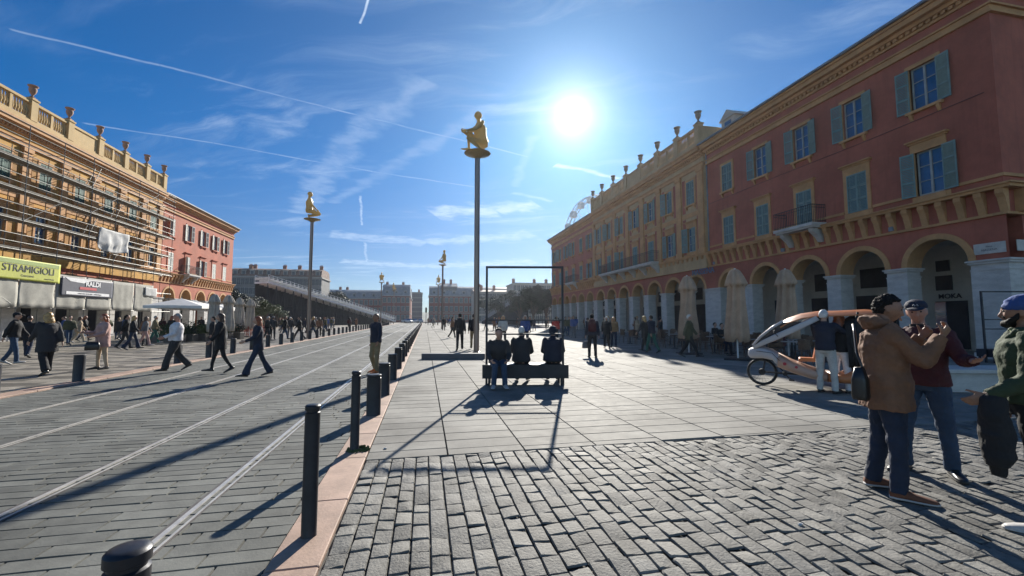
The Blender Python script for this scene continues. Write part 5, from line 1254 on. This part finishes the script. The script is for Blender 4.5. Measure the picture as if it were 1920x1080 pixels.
crowd(12, 800, 850, 60, 125, 'centre', 'far down the pavement beside the bollards')
crowd(16, 905, 1035, 34, 75, 'c', 'seen through the bench frame')
crowd(12, 1040, 1110, 32, 60, 'c', 'in shade at the far red arcade')
crowd(9, 1130, 1260, 26, 36, 'c', 'in the shade in front of the arcade')
crowd(8, 60, 330, 24, 34, 'left', 'before the scaffolding netting')
for pr in protos:
    if not pr[2]:
        for ch in list(pr[0].children): bpy.data.objects.remove(ch)
        bpy.data.objects.remove(pr[0])
# ------------------------------------------------------------------ statue columns
def resin():
    m = bpy.data.materials.new('golden_resin'); m.use_nodes = True; t = NT(m.node_tree); b = t.n['Principled BSDF']; out = t.n['Material Output']
    b.inputs['Base Color'].default_value = (.50, .40, .20, 1); b.inputs['Roughness'].default_value = .35
    tr = t.new('ShaderNodeBsdfTranslucent'); tr.inputs[0].default_value = (.55, .44, .22, 1); mx = t.new('ShaderNodeMixShader'); mx.inputs[0].default_value = .5
    t.l.new(b.outputs[0], mx.inputs[1]); t.l.new(tr.outputs[0], mx.inputs[2]); t.l.new(mx.outputs[0], out.inputs[0]); return m
resin_m = resin(); col_m = M('brushed_column_steel', (.24, .19, .17), .34, .12, 1.2, .03, metal=.85, stretch=(4, 4, .2)); plate_m = M('bronze_plate', (.30, .22, .10), .4, .15, 3, .05, metal=.5)
def statue(po):
    J, k = skeleton(3.35, po); mb = MB(); body_mesh(mb, J, k, 1.28, 1., po, True, 1.)
    me = fuse(mb, .028, resin_m, 2, name='figure'); zs = [v.co.z for v in me.vertices]; z0 = sorted(zs)[len(zs)//60]
    pe = J['pelvis']; me.transform(Matrix.Translation((0, -.12*k if True else 0, -z0))); return me
kneel = statue(dict(leg_r=(78, 152, 8, -60), leg_l=(78, 152, 8, -60), arm_r=(20, 6, 25, 10), arm_l=(20, 6, 25, 10), head=(0, 0, 0)))
hug = statue(dict(leg_r=(128, 132, 6, 0), leg_l=(96, 148, 40, 0), arm_r=(52, 8, 40, 38), arm_l=(48, 8, 42, 40), lean=10, head=(0, 2, 0)))
cross = statue(dict(leg_r=(92, 130, 48, 0), leg_l=(92, 130, 48, 0), arm_r=(25, 10, 45, 10), arm_l=(25, 10, 45, 10), lean=3))
def column(px, D, fig, az, label, ht=9.3, xy=None, r=.125):
    x, y = xy or depth_at(px, D); t = thing('statue_column', label, 'statue column', (x, y, 0), 0, 'tall columns carrying kneeling resin figures')
    mb = MB(); mb.lathe([(r*1.35, 0), (r*1.35, .04), (r, .06), (r, ht-.2)], 24); mb.build('pole', col_m, t, smooth='auto')
    mb = MB(); mb.lathe([(r*.9, ht-.2), (.25, ht-.08), (.60, ht+.035), (.62, ht+.05), (.58, ht+.07), (.1, ht+.09)], 32); mb.build('platform', plate_m, t, smooth='auto')
    link('figure', fig, t, (0, 0, ht+.075), -rad(az))
column(893, 0, hug, vaz(893)-118, 'nearest and tallest seeming column, its seated figure holding its knees', 9.25, gp(893, 661))
column(579, 32.7, kneel, vaz(579)+88, 'column left of the tram tracks with a golden kneeling figure facing right')
column(829, 61, kneel, vaz(829)-70, 'column with a golden figure facing left, left of the nearest column')
column(714, 91, cross, vaz(714)+175, 'distant column above the tram tracks with a front facing golden figure')
column(821, 97, cross, vaz(821)-20, 'small distant column just left of the column with the left facing figure')
column(738, 118, kneel, vaz(738)+60, 'faintest distant column in front of the red brick building')
# ------------------------------------------------------------------ parasols
canvas = M('beige_parasol_canvas', (.42, .29, .20), .85, .12, 2, .15); canvw = M('white_parasol_canvas', (.68, .67, .64), .8, .06, 2, .1); canvg = M('greige_parasol_canvas', (.40, .36, .31), .85, .12, 2, .15)
def closed_parasol(seed, H, mat):
    r = random.Random(seed); mb = MB(); n = 48; prof = [(.72, .26), (.75, .36), (1.1, .36), (1.6, .31), (2.1, .275), (2.55, .25), (2.79, .26), (2.80, .33), (2.92, .31), (3.15, .235), (3.35, .15), (3.41, .08)]
    V = []
    for i, (z, R_) in enumerate(prof):
        for j in range(n):
            t = 2*math.pi*j/n; f = 1+.24*math.sin(7*t+1.1*math.sin(z*1.7))+.10*noise.noise(Vector((math.cos(t)*2, math.sin(t)*2, z*2+seed)))
            V.append((R_*f*math.cos(t), R_*f*math.sin(t), z*H/3.4+(.07*math.sin(8*t+1) if i in (0, 1, 7) else 0)))
    F = []
    for i in range(len(prof)-1):
        for j in range(n): F.append((i*n+j, i*n+(j+1) % n, (i+1)*n+(j+1) % n, (i+1)*n+j))
    F.append(tuple(range((len(prof)-1)*n, len(prof)*n))); mb.add(V, F); cm_ = mb.mesh('canopy', mat, True)
    p = MB(); p.tube([(0, 0, 0), (0, 0, H+.05)], .03, 10); p.cur = 1; p.bbox(-.4, .4, -.4, .4, 0, .07, .01); return cm_, p.mesh('pole', [wh, iron])
CP = closed_parasol(1, 3.4, canvas); CG = closed_parasol(5, 3.2, canvg)
for i, (px, D, mm, sc_, lab, g_) in enumerate(((1290, 18.5, CP, 1, 'closed beige parasol farthest left of the three before the arcade', 'r'), (1381, 15.9, CP, 1, 'closed beige parasol in the middle of the three before the arcade', 'r'), (1476, 16.8, CP, 1.03, 'closed beige parasol behind the roof of the pedicab', 'r'),
        (401, 29, CG, 1, 'closed greige parasol beside the open white parasols', 'l'), (427, 30, CG, 1, 'closed greige parasol in front of the end of the rose red wing', 'l'), (448, 33, CG, .98, 'closed greige parasol before the dark trees, left one', 'l'), (469, 35.5, CG, .98, 'closed greige parasol before the dark trees, right one', 'l'))):
    x, y = depth_at(px, D); t = thing('closed_parasol', lab, 'parasol', (x, y, 0), i*.7, 'closed parasols before the arcade' if g_ == 'r' else 'closed parasols on the left terrace'); t.scale = (sc_,)*3
    link('canopy', mm[0], t); link('pole', mm[1], t)
def open_parasol():
    c = MB(); h = 1.6
    for s0 in range(4):
        a = [(-h, -h), (h, -h), (h, h), (-h, h)]; p, q = a[s0], a[(s0+1) % 4]
        c.add([(0, 0, 2.95), (p[0], p[1], 2.4), ((p[0]+q[0])/2*.97, (p[1]+q[1])/2*.97, 2.43), (q[0], q[1], 2.4)], [(0, 1, 2), (0, 2, 3)])
        c.add([(p[0], p[1], 2.4), ((p[0]+q[0])/2*.97, (p[1]+q[1])/2*.97, 2.43), (q[0], q[1], 2.4), (q[0], q[1], 2.22), ((p[0]+q[0])/2*.97, (p[1]+q[1])/2*.97, 2.25), (p[0], p[1], 2.22)], [(0, 1, 4, 5), (1, 2, 3, 4)])
    p_ = MB(); p_.tube([(0, 0, 0), (0, 0, 3.0)], .03, 8)
    for s0 in (-1, 1):
        for s1 in (-1, 1): p_.tube([(0, 0, 2.3), (s0*.8, s1*.8, 2.62)], .012, 5)
    return c.mesh('canopy', canvw), p_.mesh('pole', wh)
OP = open_parasol()
for px, D, lab in ((338, 29.5, 'open white parasol farthest left, by the netting'), (362, 33, 'open white parasol in the middle of the terrace'), (392, 36, 'open white parasol behind the closed greige one'), (415, 41, 'farthest open white parasol by the rose red arcade')):
    x, y = depth_at(px, D); t = thing('open_parasol', lab, 'parasol', (x, y, 0), .2, 'open white parasols on the left terrace'); link('canopy', OP[0], t); link('pole', OP[1], t)
# ------------------------------------------------------------------ terraces: chairs, tables, planters
wick = M('wicker_brown', (.13, .075, .045), .7, .25, 20, .4, 60); wickr = M('red_cream_wicker', (.32, .10, .07), .7, .3, 20, .4, 60)
def chair_meshes(m_):
    s = MB(); s.lathe([(.20, .44), (.215, .455), (.205, .47)], 16)
    b = MB(); 
    pts = [(.21*math.cos(a), .21*math.sin(a)-.0, 0) for a in [rad(q) for q in range(20, 161, 14)]]
    b.tube([(x_, y_, .88-.10*abs(x_)*2) for x_, y_, _ in pts], .014, 6)
    for (x_, y_, _), (x2, y2, _) in zip(pts[:-1], pts[1:]): b.quad((x_, y_, .50), (x2, y2, .50), (x2, y2, .86-.2*abs(x2)), (x_, y_, .86-.2*abs(x_)))
    l = MB(); l.tube([(.15, .15, .45), (.19, .2, 0)], .012, 6)
    return s.mesh('seat', m_), b.mesh('backrest', m_), l.mesh('leg', m_)
def chair0(m_, label, grp):
    t = thing('bistro_chair', label, 'chair', (0, 0, 0), 0, grp); s, b, l = chair_meshes(m_); link('seat', s, t); link('backrest', b, t)
    for q in range(4): link('leg', l, t, (0, 0, 0), q*math.pi/2)
    return t
def table0(label, grp):
    t = thing('bistro_table', label, 'table', (0, 0, 0), 0, grp); a = MB(); a.lathe([(.34, .72), (.345, .735), (.34, .75)], 20); a.build('top', M('table_top', (.3, .28, .26), .4), t)
    a = MB(); a.lathe([(.2, 0), (.2, .02), (.03, .05), (.025, .72)], 12); a.build('pedestal', iron, t); return t
ch = chair0(wick, 'brown wicker bistro chair in the shaded terrace before the arcade', 'wicker chairs of the shaded terrace'); tb0 = table0('small round bistro table on the shaded terrace', 'round tables of the shaded terrace')
rt_ = random.Random(9); first = [True, True]
for i in range(9):
    for j in range(3):
        x, y = 12.6+j*1.55+rt_.uniform(-.15, .15), 12.6+i*1.45+rt_.uniform(-.2, .2)
        if first[1]: tb0.location = (x, y, 0); first[1] = False
        else: dup(tb0, (x, y, 0))
        for s_ in (-1, 1):
            a = rt_.uniform(-.4, .4)+(0 if s_ > 0 else math.pi)
            p = (x+math.sin(-a)*.62, y+math.cos(a)*.62, 0)
            if first[0]: ch.location = p; ch.rotation_euler = (0, 0, a); first[0] = False
            else: dup(ch, p, a)
for i, (x, y, az, t_, hr) in enumerate(((12.7, 16.3, 180, 'black', 'dark'), (14.2, 14.9, 20, 'charcoal', 'grey'), (12.9, 19.3, 200, 'navy', 'brown'), (14.4, 19.0, 160, 'black', 'dark'), (13.0, 13.4, -30, 'burgundy', 'dark'), (12.8, 22.5, 180, 'charcoal', 'blond'))):
    po = dict(leg_r=(84, 82, 7, 0), leg_l=(84, 82, 7, 0), arm_r=(32, 12, 60, 18), arm_l=(32, 12, 60, 18), lean=6); r, J, k = person(f'seated customer with {t_} top and {hr} hair, {ordn[i]} from the pedicab', (x, y), az, 1.72, po, t_, 'darkjeans', hair=hr, detail=0)
    r.location.z = max(0, .47-(J['pelvis'].z-.115*k))
chl = chair0(wickr, 'red and cream wicker chair on the sunlit left terrace', 'red wicker chairs of the left terrace'); fst = True
for i in range(26):
    x, y = depth_at(rt_.uniform(436, 500), rt_.uniform(32, 40))
    if fst: chl.location = (x, y, 0); fst = False
    else: dup(chl, (x, y, 0), rt_.uniform(0, 6.28))
plm = M('planter_box', (.10, .09, .08), .7); 
def planter(px, D, label, rz=0., mat=leafd):
    x, y = depth_at(px, D); t = thing('hedge_planter', label, 'planter', (x, y, 0), rz, 'hedge planters around the left terrace'); mb = MB(); mb.bbox(-1, 1, -.25, .25, 0, .5, .02); mb.build('box', plm, t)
    r = random.Random(int(px)); V = []; F = []
    for q in range(900):
        p = Vector((r.uniform(-1, 1), r.uniform(-.26, .26), .5+abs(r.gauss(.25, .2)))); a = Vector((r.gauss(0, 1), r.gauss(0, 1), r.gauss(0, 1))).normalized()*.06; b = a.orthogonal().normalized()*.035; o = len(V); V += [p-a, p-b, p+a, p+b]; F.append((o, o+1, o+2, o+3))
    mb = MB(); mb.v = [tuple(v) for v in V]; mb.f = F; mb.mi = [0]*len(F); mb.build('hedge', mat, t)
for i, px in enumerate((318, 342, 366, 388, 410, 432)):
    planter(px, 27.5+i*.9, f'dark hedge planter on the left terrace, {ordn[i]} from the left', -.25, leafd if i % 2 else leafl)
# ------------------------------------------------------------------ cars and traffic light at the end of the tram road
def car(label, px, D, mat, rz):
    x, y = depth_at(px, D); t = thing('parked_car', label, 'car', (x, y, 0), rz, 'pale cars at the end of the tram road')
    b = MB(); b.loft([((-2.05, 0, .6), (0, .7, 0), (0, 0, .22), .5), ((-1.9, 0, .62), (0, .85, 0), (0, 0, .32), .5), ((0, 0, .62), (0, .88, 0), (0, 0, .36), .5), ((1.6, 0, .6), (0, .86, 0), (0, 0, .30), .5), ((2.1, 0, .55), (0, .7, 0), (0, 0, .2), .5)], 16); bo = b.build('body', mat, t, smooth=True)
    c = MB(); c.loft([((-1.5, 0, .95), (0, .7, 0), (0, 0, .05), .5), ((-1.0, 0, 1.15), (0, .68, 0), (0, 0, .28), .5), ((.2, 0, 1.17), (0, .68, 0), (0, 0, .29), .5), ((1.1, 0, .95), (0, .7, 0), (0, 0, .05), .5)], 16); c.build('cabin', glass, t, smooth=True)
    w_ = MB(); w_.tube([(0, -.09, 0), (0, .09, 0)], .31, 16); wm = w_.mesh('wheel', M('tyre', (.02, .02, .02), .8))
    for sx_ in (-1.3, 1.3):
        for sy in (-.78, .78): link('wheel', wm, t, (sx_, sy, .31))
cwh = M('white_car_paint', (.6, .6, .6), .3, .03, 1, 0)
for i, (px, D) in enumerate(((768, 138), (778, 146), (787, 152), (760, 150))): car(f'pale car at the end of the tram road, {ordn[i]} of the group', px, D, cwh, rad(80+i*12))
x, y = depth_at(798, 118); t = thing('traffic_light', 'traffic light on a dark pole in the far street gap', 'traffic light', (max(x, .3), y, 0))
mb = MB(); mb.tube([(0, 0, 0), (0, 0, 4.2)], .08, 8); mb.build('pole', iron, t); mb = MB(); mb.bbox(-.25, .25, -.2, .2, 3.2, 4.6, .05); mb.build('lamp_housing', iron, t)
for q, c in enumerate(((.02, .12, .03), (.2, .1, .02), (.2, .02, .02))):
    mb = MB(); mb.tube([(0, -.205, 3.45+q*.42), (0, -.26, 3.45+q*.42)], .13, 12); mb.build('lamp', M('signal_lens_%d' % q, c, .3), t)
# ------------------------------------------------------------------ pedicab
wx, wy = gp(1430, 722); pc = thing('pedicab', 'white and orange enclosed pedicab parked in front of the terrace', 'pedicab', (wx, wy, 0), -rad(vaz(1430)+90-90)-rad(2))
pw_ = M('pedicab_white', (.45, .44, .46), .35, .05, 1, .02); po_ = M('pedicab_orange', (.50, .17, .06), .4, .06, 1, .02); pk_ = M('black_rubber', (.015, .015, .016), .7, .2, 8, .1); smoke = M('tinted_screen', (.03, .035, .045), .12, .1, 1, 0)
# x runs back from the front wheel; y to the far side
def wheel(x, y, parent, r=.31):
    t = MB(); n = 36; 
    pts = [(r-.03)*1. for _ in range(1)]
    t.tube([(x+(r-.025)*math.cos(2*math.pi*i/n), y, r+(r-.025)*math.sin(2*math.pi*i/n)) for i in range(n+1)], .027, 8, False); w_ = t.build('wheel', pk_, parent, smooth=True)
    s = MB(); s.tube([(x+(r-.055)*math.cos(2*math.pi*i/n), y, r+(r-.055)*math.sin(2*math.pi*i/n)) for i in range(n+1)], .011, 6, False); s.build('rim', galv, w_, smooth=True)
    s = MB()
    for i in range(20): a = 2*math.pi*i/20; s.tube([(x, y+(.03 if i % 2 else -.03), r), (x+(r-.06)*math.cos(a), y, r+(r-.06)*math.sin(a))], .0022, 4)
    s.build('spokes', galv, w_); s = MB(); s.tube([(x, y-.05, r), (x, y+.05, r)], .07, 16); s.build('hub', pk_, w_)
wheel(0, 0, pc); wheel(2.15, -.48, pc); wheel(2.15, .48, pc)
def tub(xs, mat, name, n=20, sq=.6):
    mb = MB(); mb.loft([((x_, 0, (z0+z1)/2), (0, hw, 0), (0, 0, (z1-z0)/2), sq) for x_, z0, z1, hw in xs], n); return mb.build(name, mat, pc, smooth=True)
tub([(-.27, .68, .76, .06), (-.22, .62, .85, .16), (-.12, .62, .90, .24), (.05, .63, .90, .34), (.22, .60, .84, .42), (.34, .45, .76, .46)], pw_, 'nose')
tub([(.32, .45, .77, .46), (.6, .34, .62, .49), (.9, .25, .50, .5), (1.2, .20, .41, .5)], M('pedicab_peach', (.48, .30, .22), .4, .06, 1, .02), 'side_body')
tub([(1.19, .20, .41, .5), (1.5, .19, .40, .5), (1.7, .19, .55, .5), (1.9, .2, .62, .5), (2.35, .3, .62, .48)], po_, 'rear_body')
for s_ in (-1, 1):
    mb = MB(); path = [(-.15, .86, .22, .03), (.06, 1.0, .34, .055), (.30, 1.13, .42, .065), (.58, 1.28, .47, .065), (.85, 1.43, .48, .06), (1.08, 1.56, .48, .055)]
    mb.loft([((x_, s_*y_, z_), (-.58*w_, 0, .82*w_), (0, .022, 0), .6) for x_, z_, y_, w_ in path], 10); mb.build('pillar', pw_ if s_ else pw_, pc, smooth=True)
    mb = MB(); mb.loft([((x_, s_*y_, z_), (-.3*w_, 0, .9*w_), (0, .02, 0), .6) for x_, z_, y_, w_ in ((-.16, .92, .2, .03), (.0, 1.12, .32, .03), (.24, 1.34, .4, .03), (.46, 1.49, .45, .03))], 8); mb.build('screen_frame', pw_, pc, smooth=True)
    mb = MB(); mb.tube([(1.7, s_*.45, .5), (1.62, s_*.47, 1.1), (1.75, s_*.47, 1.68)], .022, 8); mb.tube([(2.33, s_*.44, .5), (2.36, s_*.46, 1.6)], .022, 8); mb.build('roof_post', pk_, pc, smooth=True)
mb = MB(); st = [(-.15, .93, .2), (.0, 1.11, .32), (.24, 1.33, .40), (.46, 1.48, .45)]
for (a, za, ya), (b, zb, yb_) in zip(st[:-1], st[1:]):
    for k_ in range(6):
        t0, t1 = -1+k_/3, -1+(k_+1)/3; cu = lambda t: .05*(1-t*t)
        mb.add([(a-cu(t0), ya*t0, za), (a-cu(t1), ya*t1, za), (b-cu(t1), yb_*t1, zb), (b-cu(t0), yb_*t0, zb)], [(0, 1, 2, 3)])
for s_ in (-1, 1): mb.add([(-.1, s_*.24, .94), (.02, s_*.33, 1.1), (.44, s_*.45, 1.46), (.86, s_*.47, 1.48), (.3, s_*.43, 1.18), (.02, s_*.33, 1.0)], [(0, 1, 2, 3, 4, 5)])
mb.build('windscreen', smoke, pc)
mb = MB(); rs = [(.40, 1.46, .44), (.55, 1.56, .46), (.8, 1.66, .48), (1.1, 1.71, .49), (1.5, 1.72, .49), (1.9, 1.74, .49), (2.2, 1.71, .48), (2.42, 1.62, .45)]; m_ = 10; V = []
for o_ in (0, -.025):
    for x_, z_, y_ in rs:
        for k_ in range(m_+1): t_ = -1+2*k_/m_; V.append((x_, y_*t_, z_-.10*abs(t_)**3.+o_))
N_ = len(rs)*(m_+1); F = []
for i in range(len(rs)-1):
    for k_ in range(m_): q = i*(m_+1)+k_; F += [(q, q+1, q+m_+2, q+m_+1), (N_+q, N_+q+m_+1, N_+q+m_+2, N_+q+1)]
for i in range(len(rs)-1):
    for k_ in (0, m_): q = i*(m_+1)+k_; F.append((q, q+m_+1, N_+q+m_+1, N_+q))
mb.add(V, F); mb.build('roof', po_, pc, smooth='auto')
mb = MB(); mb.bbox(.72, 1.02, -.16, .16, .60, .68, .02); mb.loft([((1.0, 0, .66), (0, .16, 0), (.03, 0, 0)), ((1.06, 0, .95), (0, .15, 0), (.03, 0, 0))], 12); mb.build('driver_seat', po_, pc)
mb = MB(); mb.bbox(1.7, 2.15, -.4, .4, .62, .74, .03); mb.bbox(2.15, 2.27, -.4, .4, .63, 1.25, .03); mb.build('passenger_bench', CM('charcoal'), pc)
mb = MB(); mb.tube([(.02, 0, .31), (.08, -.05, .62), (.16, 0, .86)], .018, 8); mb.tube([(.35, -.28, 1.02), (.22, -.1, .98), (.22, .1, .98), (.35, .28, 1.02)], .012, 8); mb.build('handlebar', iron, pc)
mb = MB(); mb.tube([(.0, -.02, .31), (.45, -.02, .30), (1.2, 0, .30)], .02, 8); mb.tube([(.45, -.1, .30), (.45, .1, .30)], .05, 12); mb.tube([(.45, -.12, .3), (.56, -.12, .18)], .012, 6); mb.tube([(.45, .12, .3), (.34, .12, .42)], .012, 6); mb.box(.52, .62, -.2, -.12, .16, .19); mb.box(.28, .38, .12, .2, .41, .44); mb.build('crankset', iron, pc)
mb = MB(); mb.loft([((1.55, 0, 1.0), (0, .47, 0), (.02, 0, -.5), .4), ((1.8, 0, 1.12), (0, .48, 0), (.02, 0, -.56), .4), ((2.38, 0, 1.08), (0, .46, 0), (0, 0, -.5), .4)], 16, False); mb.build('dark_cab_shell', CM('black'), pc, smooth=True)  # black shell added to make the inside of the cab read dark
mb = MB(); mb.prism([(2.36, .35), (2.45, .35), (2.45, .6), (2.36, .6)], -.35, .35); mb.build('rear_panel', pw_, pc)
mb = MB()
for s_ in (-1, 1):
    mb.tube([(-.2, s_*.13, .80), (.0, s_*.345, .80), (.22, s_*.43, .78), (.36, s_*.465, .62)], .006, 6); mb.tube([(1.2, s_*.505, .22), (1.2, s_*.505, .40)], .005, 6)
mb.build('panel_seam', pk_, pc)
mb = MB(); mb.ball((-.22, .0, .79), (.05, .07, .045), 12, 8); mb.build('headlamp', galv, pc, smooth=True)
for x_, z_, r_ in ((.45, .56, .035), (.66, .50, .028)): mb = MB(); mb.tube([(x_, -.497, z_), (x_+.002, -.51, z_)], r_, 12); mb.build('decal', rdp, pc)
mb = MB(); mb.prism([(1.95, .30), (2.2, .30), (2.1, .55), (2.0, .55)], -.515, -.505); mb.build('decal', rdp, pc)
mb = MB(); mb.tube([(.35, -.46, 1.15), (.30, -.56, 1.22)], .008, 6); mb.ball((.29, -.60, 1.25), (.02, .06, .045), 10, 6); mb.build('mirror', pk_, pc, smooth=True)
for px, py, lb in ((722, 842, 'small white paper scrap lying on the slabs beside the second bollard'), (1500, 985, 'small crumpled white scrap lying on the cobbles')):
    x, y = gp(px, py); r = random.Random(px); mb = MB(); mb.loft([((0, 0, 0), (.02, .004, 0), (0, .012, .001)), ((.004, 0, .008), (.024, 0, .002), (.003, .016, 0)), ((0, .002, .014), (.008, 0, 0), (0, .006, 0))], 7)
    tag(mb.build('paper_scrap', white_cloth, None, (x, y, .003)), lb, 'litter')
bpy.data.scenes.remove(TMP)

# ------------------------------------------------------------------ haze
hz_ = bpy.data.materials.new('haze_air'); hz_.use_nodes = True; t = NT(hz_.node_tree); t.n.clear()
pv_ = t.new('ShaderNodeVolumePrincipled'); pv_.inputs['Density'].default_value = .0002; pv_.inputs['Color'].default_value = (.80, .88, 1., 1); pv_.inputs['Anisotropy'].default_value = .66
o_ = t.new('ShaderNodeOutputMaterial'); t.l.new(pv_.outputs[0], o_.inputs['Volume'])
mb = MB(); mb.box(-520, 520, -120, 720, -1.1, 52); hb = mb.build('haze', hz_); hb['kind'] = 'stuff'
